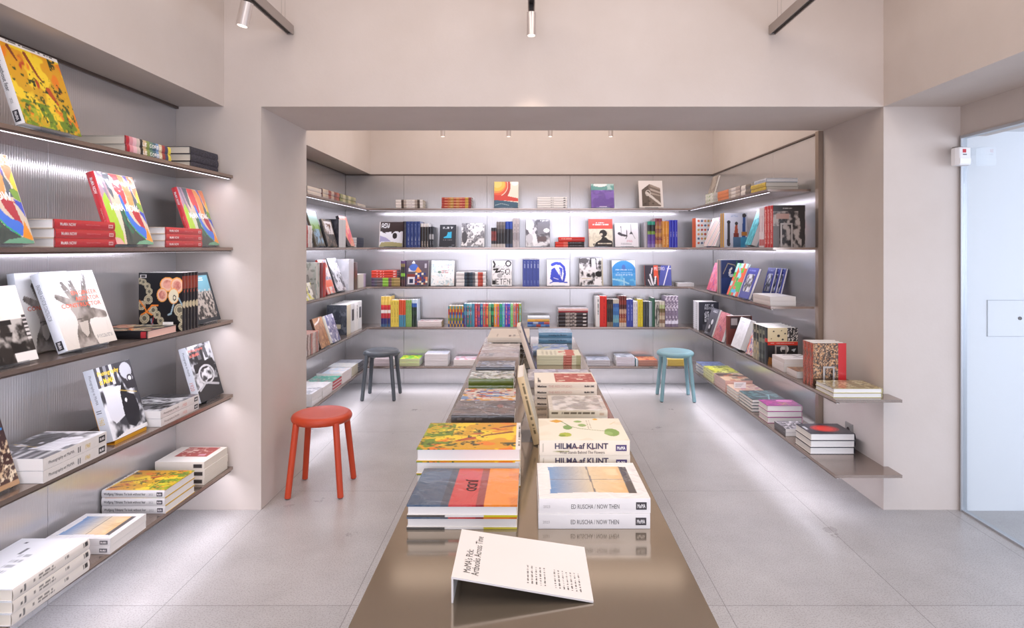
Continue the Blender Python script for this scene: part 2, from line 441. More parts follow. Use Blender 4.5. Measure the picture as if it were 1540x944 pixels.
def bookstand(wall, k, uc, y, T, lean, w, h, desc, z=None, m=None, col='clear acrylic'):
    """bent sheet: foot plate, lip in front, back rest following the book's lean, prop"""
    t = .0025; key = (round(T, 3), round(lean, 3), round(w, 3), round(h, 3), col)
    s, c = math.sin(lean), math.cos(lean)
    if key not in SM:
        mb = MB(); by = T/c+.001        # where the book's back meets the base
        def rest(h0, h1, o0, o1, xa, xb):
            # slab along the lean from height h0..h1, offset o0..o1 behind the book's front plane
            P = []
            for hh in (h0, h1):
                for oo in (o0, o1): P.append((hh*s+oo*c, hh*c-oo*s))
            n = len(mb.v)
            for x in (xa, xb):
                for p in P: mb.v.append((x, p[0], p[1]+T*s+.003))
            for q in ((0,1,3,2),(4,6,7,5),(0,4,5,1),(2,3,7,6),(0,2,6,4),(1,5,7,3)):
                mb.f.append(tuple(n+i for i in q)); mb.m.append(0)
        rest(0, h, T+.001, T+.001+t, -w/2, w/2)
        mb.box(-w/2, -.006, 0, w/2, T+.06, t)
        mb.box(-w/2, -.006, t, w/2, -.0035, .014)
        # rear strut
        top = (h*.7*s+(T+.001+t)*c, h*.7*c-(T+.001+t)*s)
        n = len(mb.v); ya = top[0]+.03
        for x in (-w*.18, w*.18): mb.v += [(x, top[0], top[1]), (x, top[0]+t, top[1]), (x, ya+t, .001), (x, ya, .001)]
        for q in ((0,3,2,1),(4,5,6,7),(0,1,5,4),(1,2,6,5),(2,3,7,6),(3,0,4,7)):
            mb.f.append(tuple(n+i for i in q)); mb.m.append(0)
        SM[key] = mb.mesh('book_stand', m or M_ACRYL)
    o = bpy.data.objects.new('book_stand', SM[key]); C.objects.link(o)
    zz = (ZS[k] if z is None else z)+.0003
    o.matrix_world = Matrix.Rotation(FR[wall], 4, 'Z') @ Matrix.Translation((uc, y, zz))
    words = desc.split()
    tag(o, ' '.join((col+' stand holding up the '+desc).split()[:16]), 'book stand', 'stands holding display books')
    return o
# ------------------------------------------------------------------ covers
RG = random.Random(3)
# near left wall -------------------------------------------------
FIELD = ['dcae1c', ('g','y','cfa818','e09a1a'), ('n','f4cf2a',4,.52,11), ('n','e8801a',5,.64,12), ('n','b8381a',6,.70,13,(.05,.35,1,.97)), ('c',[(.38,.9),(.5,.66),(.56,.6)],(.03,.012),'8c3a18'), ('c',[(.12,.92),(.2,.78)],(.03,.015),'7c3418'),
  ('c',[(.62,.5),(.72,.36)],(.05,.02),'b8481a'), ('n','6e8a1e',9,.47,14,(0,0,1,.3)), ('n','3e5016',16,.6,15,(0,0,1,.4)), ('n','32400f',22,.68,16,(0,0,1,.7)), ('n','a8b428',12,.55,17,(0,0,.6,.22)),
  ('n','26300e',22,.52,18,(.35,.46,.6,.66)), ('n','30380f',20,.5,19,(.72,.4,.9,.6)), ('n','30380f',20,.5,20,(.78,.8,.92,.96)), ('r',0,.955,1,1,'efe9e4'), ('w',.1,.962,.9,.995,1,'4a4540',5)]
style('field', FIELD, ['ece8e6'], res=380, cov='g', hard=True, txt=[('s','To look without fear',.1,.62,.3,.68,'3a3a3a'), ('s','2022',.7,.76,.36,.6,'8a8a8a'), ('l','MoMA',.84,.97,.22,.78,'2e2a30','efeaea')])
style('field_w', FIELD, ['ece8e6'], res=260, cov='g', hard=True, txt=[('s','Wolfgang Tillmans: To look without fear',.04,.70,.28,.70,'4a4a4a',.01), ('s','2022',.75,.82,.35,.62,'9a9a9a'), ('l','MoMA',.875,.965,.25,.75,'3c383e','efeaea')])
SWIRL = ['e2cdb4', ('r',0,.5,.2,1,'b894a0'), ('p',[(.04,1),(.12,1),(.17,.7),(.14,.55)],'8a7c8a'), ('p',[(.16,1),(.34,1),(.32,.8),(.3,.62),(.22,.72)],'5e6268'),
  ('p',[(.34,1),(.55,1),(.6,.86),(.62,.72),(.6,.6),(.54,.56),(.46,.62),(.38,.76),(.35,.88)],'de4648'), ('p',[(.55,1),(.7,.98),(.8,.88),(.82,.7),(.78,.56),(.7,.5),(.66,.56),(.64,.72),(.6,.88)],'f29c58'),
  ('p',[(.7,1),(.8,1),(.84,.86),(.86,.7),(.82,.7),(.8,.88)],'7468b0'), ('p',[(.82,.8),(.9,.66),(.9,.52),(.8,.52)],'58606a'), ('p',[(.8,1),(1,1),(1,.78),(.94,.64),(.88,.74),(.84,.9)],'f08c5c'), ('p',[(.92,.72),(1,.82),(1,.6),(.94,.56)],'f4cc3c'), ('p',[(.86,.6),(.94,.62),(1,.58),(1,.46),(.9,.5)],'7aa03c'),
  ('p',[(0,.62),(.1,.72),(.16,.6),(.22,.4),(.26,.2),(.2,0),(0,0)],'b0d43c'), ('p',[(.2,.56),(.3,.6),(.34,.4),(.3,.1),(.24,.2)],'d8dcc0'), ('p',[(.36,.5),(.46,.52),(.48,.34),(.6,.2),(.76,.1),(.9,.04),(.6,0),(.26,0),(.3,.14),(.34,.3)],'3c4a46'), ('p',[(.36,.5),(.42,.5),(.44,.32),(.56,.18),(.5,.14),(.38,.3)],'2c6e50'),
  ('p',[(.66,.5),(.92,.46),(.9,.2),(.8,.26),(.7,.38)],'b8303e'), ('c',[(.47,.68),(.5,.54),(.54,.4),(.62,.28),(.72,.2),(.82,.17)],(.03,.085),'4078e0'), ('c',[(.46,.56),(.47,.42),(.54,.28),(.64,.18),(.8,.09)],.01,'30b468'), ('p',[(.88,.5),(1,.46),(1,.28),(.94,.3)],'3a50c0'), ('p',[(.86,.46),(.92,.42),(1,.28),(.94,.14),(.9,.24)],'d9cbb4'),
  ('p',[(.84,.07),(.94,.26),(1,.06),(.98,.03)],'f49a2c'), ('p',[(.6,.04),(.84,.07),(1,.03),(1,0),(.5,0)],'6fa888'), ('p',[(0,0),(.2,0),(.14,.08),(0,.1)],'e8b0a8')]
style('swirl', SWIRL, ['d0222c', ('n','b81c26',5,.6,3)], res=380, cov='w', txt=[('f','MoMA NOW',.14,.86,.47,.57,'ffffff',.02), ('s','MoMA NOW',.08,.30,.3,.7,'f6e6e6',.02), ('s','Highlights from The Museum',.5,.78,.38,.6,'e8b0b0')])
style('red_spine', SWIRL, ['c4262e'], res=180, cov='w', txt=[('s','MoMA NOW',.08,.32,.3,.66,'f2dede',.02), ('s','Highlights from The Museum',.48,.72,.42,.6,'dd8a8a'), ('l','MoMA',.875,.955,.26,.68,'e8b8b8','b02028')])
hc = '8d837c'
HAND = ['efeeec', ('g','y','dcd3c8','f2f2f2'), ('p',[(.23,0),(.62,0),(.58,.12),(.58,.3),(.66,.4),(.7,.5),(.69,.6),(.62,.66),(.44,.64),(.34,.58),(.31,.5),(.36,.4),(.35,.3),(.28,.2),(.25,.1)],hc),
  ('c',[(.4,.56),(.26,.62),(.14,.675)],(.062,.038),hc), ('c',[(.44,.6),(.36,.74),(.31,.83)],(.06,.04),hc), ('c',[(.5,.6),(.48,.76),(.46,.88)],(.062,.042),hc), ('c',[(.63,.58),(.7,.76),(.76,.92)],(.058,.04),hc), ('c',[(.6,.42),(.74,.42),(.84,.4),(.93,.385)],(.075,.05),hc),
  ('q',hc,'5e5650','b4aaa2',5,31), ('p',[(.38,.32),(.56,.33),(.5,.16),(.44,.12),(.38,.2)],'c4bab0'), ('c',[(.36,.36),(.58,.37)],.006,'5a524c'), ('w',.62,.07,.95,.12,3,'8a8a88',9)]
style('hand', HAND, ['e6e8ee'], res=380, cov='w', txt=[('f','ENGINEER',.42,.93,.68,.735,'e8603a',.01), ('f','AGITATOR',.46,.94,.60,.655,'e8603a',.01), ('f','CONSTRUCTOR',.16,.94,.52,.575,'e8603a',.01), ('s','ENGINEER AGITATOR CONSTRUCTOR',.14,.6,.3,.68,'6a6e74'), ('l','MoMA',.86,.97,.2,.8,'26242a','efeaea')])
style('hand_b', [c if c != 'efeeec' else 'c9c3ba' for c in HAND], ['c8ccd4'], res=300, cov='w', txt=[('f','CONSTRUCTOR',.16,.94,.52,.575,'d8563a',.01)])
style('pale_spine', ['d4d4d6'], ['c6cad2',('r',.06,.2,.16,.8,'6a6e76'),('r',.3,.3,.7,.6,'8a8e96')], res=200, cov='w')
style('sculpt', ['e6dcd0', ('b','2a2624','b8b0a8',6,41,(0,0,1,.56)), ('n','1c1a1a',5,.52,42,(0,0,1,.4)), ('r',.62,.0,1,.12,'ece6e0'), ('r',.38,.5,.72,.56,'1e1c1c'), ('s','y',['cfc8c2','3a3634']*6,(.93,.28,1,.6))], ['2c2a2c'], res=330, hard=False)
RINGS = ['17161a']
for (cx, cy, rx, ry) in [(.66,.80,.17,.125),(.88,.78,.15,.14),(.54,.62,.125,.12)]: RINGS += [('e',cx,cy,rx,ry,'eda04c'), ('e',cx,cy,rx*.86,ry*.86,'e0b49a'), ('e',cx,cy,rx*.6,ry*.6,'c4685c'), ('q','c4685c','b05a50','dc9c88',9,3)]
for (cx, cy, r) in [(.03,.86,.06),(.11,.84,.06),(.2,.77,.065),(.24,.68,.07),(.22,.54,.09),(.06,.44,.09),(.33,.36,.09),(.13,.22,.1),(.42,.28,.075),(.5,.18,.07),(.56,.08,.07),(.1,.06,.07),(.94,.36,.12),(1.,.24,.1),(1.,.08,.08)]:
    RINGS += [('e',cx,cy,r*1.1,r*.9,'c8bc9c'), ('e',cx,cy,r*.5,r*.42,'6a6456'), ('o',cx,cy,r*.8,r*.66,.12,'9a8e74')]
RINGS += [('e',.8,.6,.125,.135,'eda04c'), ('e',.8,.6,.11,.12,'ddd2b4'), ('e',.82,.57,.04,.05,'26242a'), ('e',.82,.57,.022,.03,'ddd2b4')]
RINGS += [('c',[(.02,.52),(.14,.4),(.18,.33),(.3,.28)],.014,'e8822c'), ('c',[(.18,.33),(.3,.44),(.44,.44)],.014,'e8822c'), ('c',[(.18,.33),(.06,.28)],.014,'e8822c'), ('c',[(.92,.56),(1,.44)],.014,'9ab4c0'), ('c',[(.8,.46),(.74,.3),(.68,.28)],.016,'9ab0b8'), ('c',[(.28,.2),(.36,0)],.02,'8a98a4'), ('c',[(.34,.24),(.28,.04)],.01,'a8343c'), ('r',.03,.91,.18,.97,'d8d4d2'), ('r',.05,.925,.16,.955,'3a3838')]
RM = ['17161a'] + [(('e' if o[0]=='e' else 'o'), 1-o[1], *o[2:]) if o[0] in 'eo' else o for o in RINGS[1:] if o[0] in 'eo']
style('rings', RM, ['1c1b20', ('r',.06,0,.28,1,'8a3a2c'), ('e',.55,.5,.06,.5,'cdbf9c'), ('r',.3,.4,.34,.6,'c05030')], back=RINGS, res=380, cov='g', hard=True)
style('rings_flat', RINGS, ['18171b', ('e',.2,.4,.08,.3,'b08a4a'), ('r',.9,.1,.98,.9,'b03038')], res=260, pages='s', cov='g', txt=())
style('city', ['283038', ('r',.1,.08,.92,.94,'7ab4c4'), ('r',.1,.08,.92,.62,'6a6460'), ('b','2c2a2a','c8beb4',18,51,(.1,.08,.92,.62)), ('n','d8d0c8',14,.56,52,(.1,.58,.92,.66)), ('w',.16,.82,.7,.9,2,'eef4f6',8)], ['1e242c'], res=350, cov='g')
PH1 = ['d8d8da', ('b','3a3a3e','e8e8ec',4,61), ('s','x',['4a484c','b8b8ba','2c2a2e','8a888c','34323a','c8c6c8','403e42'],(0,.72,.55,1)), ('p',[(.5,1),(1,1),(1,.58),(.72,.6)],'2c2a2e'), ('e',.8,.86,.16,.12,'b8b8bc'), ('e',.86,.74,.09,.05,'e4e4e6'), ('o',.86,.74,.06,.045,.3,'2a2a2e'), ('p',[(.1,.7),(.6,.68),(.62,.3),(.2,.2),(.08,.3)],'dcdce2'),
  ('p',[(.5,.58),(.62,.74),(.68,.56),(.86,.5),(.9,.3),(.82,.12),(.66,.06),(.5,.12),(.46,.28)],'1c1b1f'), ('e',.6,.46,.03,.03,'e8e8ec'), ('c',[(.5,.62),(.95,.52)],.006,'c8a84a'), ('p',[(0,.0),(1,.0),(1,.05),(.4,.06)],'e8e6e6')]
style('photo_y', PH1, ['dcdee4'], res=380, cov='g', hard=False, txt=[('f','Photography',.06,.62,.86,.94,'ecc832',.02), ('f','at MoMA',.06,.44,.76,.84,'ecc832',.02), ('s','Photography at MoMA',.08,.48,.3,.64,'6a6c72'), ('s','II',.56,.6,.2,.7,'6a6c72'), ('s','1960',.66,.76,.2,.7,'e0c468')])
style('photo_yf', PH1, ['e8e2dc'], res=220, cov='w', hard=False, txt=[('s','Photography at MoMA',.07,.45,.3,.64,'5a5a5e'), ('s','II',.51,.55,.2,.7,'5a5a5e'), ('s','1960',.63,.71,.25,.65,'e0c468'), ('l','MoMA',.86,.97,.22,.78,'2a282c','efeaea')])
PH2 = ['c8c8ca', ('b','1e1e22','e0e0e4',5,71), ('p',[(.0,.0),(1,0),(1,.3),(.6,.36),(.0,.2)],'2a2a2e'), ('p',[(.1,.66),(.9,.7),(.98,.58),(.1,.5)],'1e1d20'), ('p',[(.3,.96),(.36,.72),(.5,.72),(.46,.98)],'6a6a6e'), ('p',[(.6,.96),(.66,.72),(.78,.72),(.74,.96)],'5a5a5e'), ('o',.52,.44,.3,.16,.1,'d8d8da'), ('b','3c3c40','f0f0f2',10,72,(.3,.34,.74,.54)), ('c',[(.1,.2),(.4,.3),(.9,.2)],.02,'c8c8cc')]
style('photo_r', PH2, ['e0e2e8'], res=350, cov='g', hard=False, txt=[('f','Photography',.06,.64,.88,.94,'e87a6a',.02), ('f','at MoMA',.06,.44,.8,.86,'e87a6a',.02), ('s','Photography at MoMA',.08,.5,.3,.64,'6a6c72'), ('s','1920',.62,.76,.2,.7,'dd8a7a')])
style('photo_rf', PH2, ['e6dfda'], res=220, cov='w', hard=False, txt=[('s','Photography at MoMA',.07,.45,.3,.64,'8a7a76'), ('s','1920',.55,.66,.25,.65,'e09a8a'), ('l','MoMA',.87,.97,.22,.78,'2a282c','efeaea')])
style('umber', ['3c2a24', ('g','y','4a3028','2a2024'), ('n','c0a484',18,.56,81,(0,.1,1,.62)), ('n','e0cdb0',24,.6,82,(0,.04,1,.5)), ('r',.7,.66,.98,.69,'3a7ab8'), ('r',0,0,1,.06,'b08a66')], ['3c2a24'], res=260, cov='g')
style('plain_white', ['dedddf', ('w',.45,.3,.62,.72,4,'a8a8aa',4), ('w',.62,.1,.68,.35,1,'6a6a6c',6), ('w',.8,.05,.84,.12,1,'4a4a4c',7)], ['e8e2da', ('r',.08,.3,.1,.55,'5a5a5a'), ('r',.13,.2,.15,.8,'6a6a6a'), ('w',.3,.3,.52,.8,2,'8a8682',3), ('w',.22,.3,.26,.7,1,'8a8682',3), ('w',.64,.3,.7,.8,1,'8a8682',13), ('w',.9,.2,.97,.85,1,'3a3a3a',9)], res=260, cov='m', pages='c')
PANE = ['eeecec', ('g','y','3a7ab8','e6c48c',(.14,.1,.86,.93)), ]
def pane(edge='3a3230'):
    o = ['eeecec', ('g','y','e6b878','e4cca4',(.12,.16,.88,.5)), ('g','y','d8c8ac','2f7fc0',(.12,.5,.88,.9)), ('n','f0cc98',3,.6,91,(.12,.2,.88,.45)), ('r',.12,.1,.88,.17,edge), ('c',[(.5,.1),(.5,.9)],.006,'5a5660'), ('c',[(.12,.48),(.88,.5)],.007,'6a6468'), ('p',[(.12,.9),(.3,.88),(.7,.88),(.88,.9),(.88,.93),(.12,.93)],'eeecec'),
         ('p',[(.10,.1),(.13,.1),(.16,.5),(.13,.9),(.10,.9)],'eeecec'), ('p',[(.90,.1),(.87,.1),(.90,.5),(.87,.9),(.90,.9)],'eeecec')]
    return o
style('pane', pane(), ['ece8e6'], res=360, cov='w', hard=False, txt=[('s','ED RUSCHA / NOW THEN',.29,.72,.32,.62,'5a5656'), ('s','2023',.04,.10,.38,.56,'a8a4a2'), ('l','MoMA',.87,.965,.25,.75,'3a363a','f0ecea'), ('f','ED RUSCHA',.12,.14,.9,.9,'888888') if False else ('s','/',.735,.74,.32,.62,'ece8e6')])
style('pane_low', pane(), ['e8e4e4'], res=260, cov='w', hard=False, txt=[('s','NOW THEN',.3,.6,.3,.62,'7a7676'), ('l','MoMA',.84,.96,.25,.75,'6a666c','f0ecea')])
STUD = ['efe6d8', ('r',.3,.10,.96,.74,'b8564c'), ('r',.3,.74,.96,.78,'efe6d8'), ('n','dcb6a8',12,.62,101,(.32,.14,.94,.72)), ('r',.4,.2,.46,.3,'e8d0c0'), ('r',.6,.5,.7,.62,'e0bcae'), ('r',.5,.36,.58,.42,'d8a8b8'), ('r',.8,.2,.9,.3,'e8c8bc')]
style('studio', ['efe6d8', ('r',.0,.0,0,0,'efe6d8'), ('r',.10,.02,.9,.66,'b4544a'), ('n','d89a8c',12,.6,101,(.12,.04,.88,.64)), ('r',.3,.2,.4,.3,'e8d0c0'), ('r',.55,.42,.66,.5,'e0bcae'), ('r',.7,.14,.8,.26,'e8c8bc'), ('r',.2,.5,.3,.6,'d8b8a8'), ('w',.1,.9,.5,.95,1,'5a504a',3)], ['ead9c6'], res=300, cov='m', hard=False, pages='c',
      txt=[('s','Matisse',.045,.19,.28,.66,'2c2624',.03), ('s','THE RED STUDIO',.22,.6,.28,.66,'d8a898'), ('s','MoMA SMK',.80,.96,.3,.66,'4a4442',.03), ('f','Matisse',.08,.3,.90,.96,'3a3432',.01)])
style('studio_low', ['efe8de', ('r',.34,.12,.95,.8,'b0544c'), ('n','dcb6a8',12,.6,103,(.36,.14,.93,.78)), ('r',.4,.2,.5,.34,'e0a8b8'), ('r',.7,.5,.8,.62,'e8c8bc')], ['eae0d2', ('r',.8,.25,.96,.72,'3a3432'), ('r',.78,.25,.8,.72,'3a3432')], res=240, cov='m', hard=False, pages='c')
style('corbu', ['c8c0b4'], ['b82a38', ('s','x',['b82a38','d8929c','e4b8c0','c8b8b0','2c2a26','c0a884','7a8a4a','5a7a6a','3a5a6a','6a8ab0','c0b090','8a3a34','3a3a5a','c8b840']), ('t','LE CORBU',.34,.3,.76,.72,'e8e8e4')], res=330, cov='g', pages='c')
style('charcoal', ['2e2c34'], ['3a3842', ('n','2c2a34',30,.5,4), ('n','4c4a56',40,.58,5)], res=200, cov='m', pages='c')

# table -----------------------------------------------------------
style('bands', ['34414e', ('r',0,.0,1,.30,'35516e'), ('r',0,.30,1,.38,'2c3e54'), ('r',0,.38,1,.62,'c62f34'), ('r',0,.62,1,.70,'8e262c'), ('r',0,.70,1,1,'f08a28'), ('n','d87a26',3,.6,7,(0,.9,1,1))], ['2a2a2e'],
      back=['1c1b1e', ('r',0,0,1,.35,'1c1b1e'), ('r',0,.35,1,.70,'e6e2de'), ('r',0,.70,1,1,'cfc42c')], res=330, cov='w', bt=.0055, txt=[('f','JUDD',.34,.66,.47,.60,'3a2428',.03)])
KL = ['ece3d2', ('n','e2d8c4',3,.6,111), ('e',.2,.8,.07,.06,'e2b23c'), ('p',[(.14,.8),(.2,.9),(.26,.8),(.2,.7)],'d89a2c'), ('c',[(.2,.76),(.4,.6),(.5,.45),(.42,.2)],.008,'6a8a4a'), ('e',.38,.72,.1,.06,'8aa862'), ('e',.3,.6,.09,.06,'b4c08a'), ('e',.6,.3,.12,.1,'7a9c52'), ('e',.36,.42,.06,.05,'9ab070'), ('c',[(.5,.45),(.72,.24),(.9,.16)],.006,'8a9a5a'), ('e',.1,.5,.05,.04,'d8a850'), ('c',[(.7,.9),(.86,.7)],.004,'c8b890'), ('w',.6,.6,.8,.72,3,'b0a890',5)]
KLT = ['ece3d2']
style('botanic', ['ece3d2', ('n','e4dac6',3,.6,111), ('e',.86,.78,.07,.045,'e0ac38'), ('p',[(.78,.78),(.86,.87),(.94,.78),(.86,.69)],'d8a030'), ('c',[(.84,.72),(.6,.62),(.5,.5),(.42,.3),(.36,.14)],.008,'6f8f4f'), ('e',.56,.66,.10,.055,'7fa05a'), ('e',.66,.48,.07,.05,'93ad6c'), ('e',.84,.52,.05,.05,'8fae66'), ('e',.34,.16,.17,.085,'86a456'), ('e',.3,.2,.08,.05,'9cb870'), ('e',.24,.7,.09,.07,'b0b84a'), ('e',.2,.74,.05,.04,'8aa03a'), ('e',.95,.3,.04,.03,'e2b03c'), ('w',.5,.36,.9,.42,2,'b0a890',5), ('c',[(.7,.14),(.84,.06)],.006,'dcc898')], ['e6dccb', ('n','8a8a3a',6,.66,112,(.05,0,.35,.3)), ('n','7c3a3a',9,.62,113,(.3,.1,.6,.7)), ('r',.03,.2,.045,.8,'b0a894')], res=360, cov='m', hard=False, pages='c',
      txt=[('s','HILMA af KLINT',.17,.76,.42,.82,'4a4258',.03), ('s','What Stands Behind The Flowers',.22,.72,.10,.30,'5a4a48'), ('l','MoMA',.845,.965,.28,.7,'4a3a6a','f0ecea'), ('f','HILMA',.1,.2,.86,.9,'b0a8b8') if False else ('s','-',.97,.975,.4,.5,'e6dccb')])
style('crinkle', ['ddd5c8', ('n','f0ece6',5,.5,121), ('b','a8a298','efeae2',7,122,(.06,.08,.94,.92)), ('r',.0,.93,1,1,'d8cdb8')], ['e0d2b8', ('w',.04,.25,.8,.75,1,'6a5e4c',3), ('r',.86,.3,.94,.7,'c8ac90')], res=260, cov='w', hard=False, pages='c')
style('bronzed', ['4c4240', ('g','x','5c504c','3c3438'), ('b','3a3230','6c5c56',5,131), ('c',[(0,.4),(.5,.6),(1,.3)],.005,'a89a92'), ('c',[(.2,0),(.5,.5),(.7,1)],.005,'a89a92'), ('r',.02,0,.08,1,'6a7080'), ('e',.6,.25,.12,.06,'8a4a40')], ['3c3634', ('w',.1,.3,.5,.7,1,'6a605c',3)], res=230, cov='w')
style('figures', ['d8c4c0', ('n','c8584a',5,.54,141), ('n','e0a848',6,.56,142), ('n','6a90c0',5,.58,143), ('k',['dcb88a','7aa0cc','c86a5a','e8e0d8','8a6a9a'],7,5,6,(.3,.2,.8,.8)), ('n','e8e0d8',8,.57,144), ('n','4a3a4a',10,.66,145)], ['b89a86'], res=230, cov='g')
style('moss', ['a8b09a', ('n','e4e8e2',4,.48,151), ('n','5c6444',7,.55,152), ('n','2e3426',10,.62,153), ('n','c09a6a',8,.67,154)], ['5c6c24'], res=230, cov='w')
style('dusk', ['3a3c44', ('n','6a7a98',4,.53,161), ('n','b0b4c0',6,.62,162), ('g','y','3a3436','5a525a',(0,.9,1,1))], ['2c2c34'], res=200, cov='w')
style('taupe', ['9c8880', ('n','b8a298',3,.5,171), ('p',[(.1,1),(.5,.9),(.5,.62),(.1,.66)],'6a5c5a'), ('w',.18,.72,.4,.9,2,'c8bcb6',4)], ['a89488'], res=200, cov='w', hard=False)
style('foil', ['b8aaa8', ('n','e4dedd',4,.52,181), ('c',[(.2,.1),(.5,.5),(.2,.9)],.03,'d8d0d8'), ('c',[(.35,.1),(.6,.5),(.35,.9)],.02,'8a7c84')], ['a89a94'], res=200, cov='w')
style('ivory', ['dcd0c4', ('r',.15,.1,.18,.5,'8a7e76'), ('w',.1,.3,.3,.5,2,'6a5e58',3), ('w',.1,.72,.4,.8,1,'b0a49a',3)], ['d4c8ba'], res=200, cov='m', pages='c')
style('inkblot', ['2a2626'], ['2a2624', ('n','a09a90',12,.55,191), ('r',.0,.9,1,1,'1c1a1a')], res=200, cov='g', back=['2a2624'])
style('sky_blue', ['5c90b0', ('n','8ab4cc',4,.55,201)], ['4c86aa'], res=240, cov='w', txt=[('s','Inventing the Modern',.3,.84,.28,.7,'1e3c54',.02)])
style('lagoon', ['6a8cb4', ('n','a4b8c8',4,.52,211), ('n','c8c890',5,.6,212), ('n','3c6490',6,.62,213)], ['46607c'], res=200, cov='w')
style('cream_red', ['e0dcc8', ('r',0,.14,1,.34,'c46a5c'), ('n','c86a60',8,.6,221,(.1,.1,.9,.5)), ('w',.1,.5,.8,.9,4,'b8b4a0',4)], ['cfc8a8', ('r',.6,0,.8,1,'b05a4a'), ('w',.62,.3,.78,.7,1,'d89080',3), ('r',.9,0,1,1,'a8a078')], res=220, cov='m', hard=False, pages='c')
style('silver', ['aca8b4', ('n','d8d4dc',5,.5,231), ('n','8a8690',9,.6,232), ('r',0,.5,1,.54,'8a7a78')], ['a09a9c'], res=200, cov='w', hard=False)
style('notebook', ['d6cab4', ('w',.1,.1,.9,.9,12,'c4b8a0',4)], ['ccb48c', ('w',.08,.25,.85,.75,1,'6a5a3c',5)], res=260, cov='m', hard=True, pages='w')
style('ecru', ['4a4a5a', ('n','6a6a80',6,.5,8)], ['d4c2b0', ('r',.08,.3,.14,.6,'9a8a7a')], res=200, cov='m', pages='c', back=['cbb9a6'])

# back wall covers ---------------------------------------------------
def sp(name, cols, front=None, axis='x', res=150, hard=True, pages='w', marks=None, cov='g', back=None):
    ops = [cols[0]] + ([('s', axis, cols)] if len(cols) > 1 else [])
    if marks: ops += marks
    return style(name, front or [cols[0]], ops, back=back, res=res, hard=hard, pages=pages, cov=cov)
TT = lambda c, a=.3, b=.7, s=3: [('w', a, .3, b, .75, 1, c, s)]
sp('oat_brown', ['e8e0da','e8e0da','4a3c34','b8aaa0','e4dcd8','e4dcd8','e4dcd8','b0a298','4a3c34','e8e0da'], marks=TT('b0a8a0',.42,.6), pages='c')
sp('rust', ['a83a2c','b8442c','c06a34','b88a34','b04a30','c07a34','c0503a','b83c34','c8a03c','8a2c30'], marks=TT('e0b890',.1,.8))
style('sunrise', ['f4ecdc', ('e',.05,.82,.62,.62,'c8524c'), ('e',.05,.86,.52,.46,'f4ecdc'), ('e',.05,.86,.50,.43,'ef6a50'), ('e',.08,.88,.4,.32,'f0a060'), ('e',.1,.9,.34,.26,'f0c860'), ('e',.12,.92,.2,.16,'f4d880'), ('p',[(0,.5),(.5,.46),(1,.36),(1,.24),(0,.3)],'d8524c'), ('p',[(0,.3),(.4,.27),(1,.2),(1,0),(0,0)],'4c6a80'), ('c',[(.05,.1),(.3,.16),(.6,.1)],.012,'a8bcc4'), ('e',.85,.95,.14,.1,'ffffff')], ['d8b8a8'], res=220, cov='g')
sp('white_five', ['f0ecea'], marks=[('w',.44,.3,.56,.7,1,'5a5656',3), ('r',.88,.25,.95,.75,'3a3636')], pages='w', cov='m')
style('violet_teal', ['6a4ca0', ('n','7c5cb4',3,.5,241), ('r',0,.74,1,1,'5c9c98'), ('n','a8ccc8',4,.5,242,(0,.76,1,1)), ('e',.4,.96,.3,.08,'eef4f4'), ('r',.34,.03,.68,.06,'d8c8e8')], ['54408a'], res=200, cov='w')
style('facade', ['e8e0dc', ('p',[(.12,.05),(.12,.66),(.46,.88),(.9,.72),(.9,.05)],'7a6c62'), ('p',[(.46,.88),(.9,.72),(.9,.66),(.5,.78)],'a09084'), ('p',[(.46,.72),(.9,.58),(.9,.52),(.48,.64)],'b8aaa0'), ('p',[(.46,.58),(.9,.46),(.9,.42),(.48,.5)],'aa9c90'), ('p',[(.12,.66),(.4,.84),(.4,.05),(.12,.05)],'5e524a'), ('c',[(.34,.54),(.6,.34),(.88,.14)],(.05,.04),'d8d0c8'), ('o',.38,.54,.1,.1,.14,'d0c8c0'), ('n','4a4038',12,.64,9,(.14,.06,.6,.4)), ('p',[(0,0),(1,0),(1,.05),(0,.05)],'e8e0dc')], ['dcd4d0'], res=220, cov='m')
style('blob_dark', ['e8e8ec', ('r',0,.62,1,1,'382c2c'), ('e',.5,.62,.4,.1,'382c2c'), ('t','ASW',.08,.76,.42,.94,'f0f0f0'), ('p',[(.25,.58),(.5,.6),(.55,.4),(.45,.32)],'e8e8ee'), ('e',.72,.42,.2,.2,'e8e8ee'), ('e',.66,.44,.1,.12,'2a2426'), ('p',[(.0,.2),(0,.46),(.3,.36),(.5,.22)],'a8a4c8'), ('p',[(0,0),(1,0),(1,.14),(.5,.2),(.1,.18)],'a8a070'), ('r',0,0,.02,1,'d8d0c8')], ['e0dcdc'], res=220, cov='g')
sp('navy', ['2c3f7c'], marks=TT('8898c8',.1,.45)+TT('c0c8e0',.6,.9,8), hard=False)
sp('jet', ['26222a'], marks=TT('4a4650',.1,.9))
sp('black_white_top', ['e0dcda','2a2422','2a2422','2a2422','2a2422','2a2422','2a2422'], marks=[('w',.75,.2,.95,.8,1,'c8b8a8',4)])
sp('black_label', ['22222a'], marks=[('r',.35,.2,.6,.8,'b0b0b4'), ('w',.7,.3,.9,.7,1,'8a8a90',4)])
style('boot', ['2c2f38', ('t','DUCHAMP',.2,.82,.8,.92,'d0d4d8'), ('p',[(.5,.66),(.72,.68),(.72,.4),(.25,.4),(.26,.44),(.44,.5)],'38b4dc'), ('w',.22,.28,.76,.32,1,'9a9ea6',4), ('w',.76,.04,.9,.08,1,'9a9ea6',4)], ['d8d4d8'], res=220, cov='m')
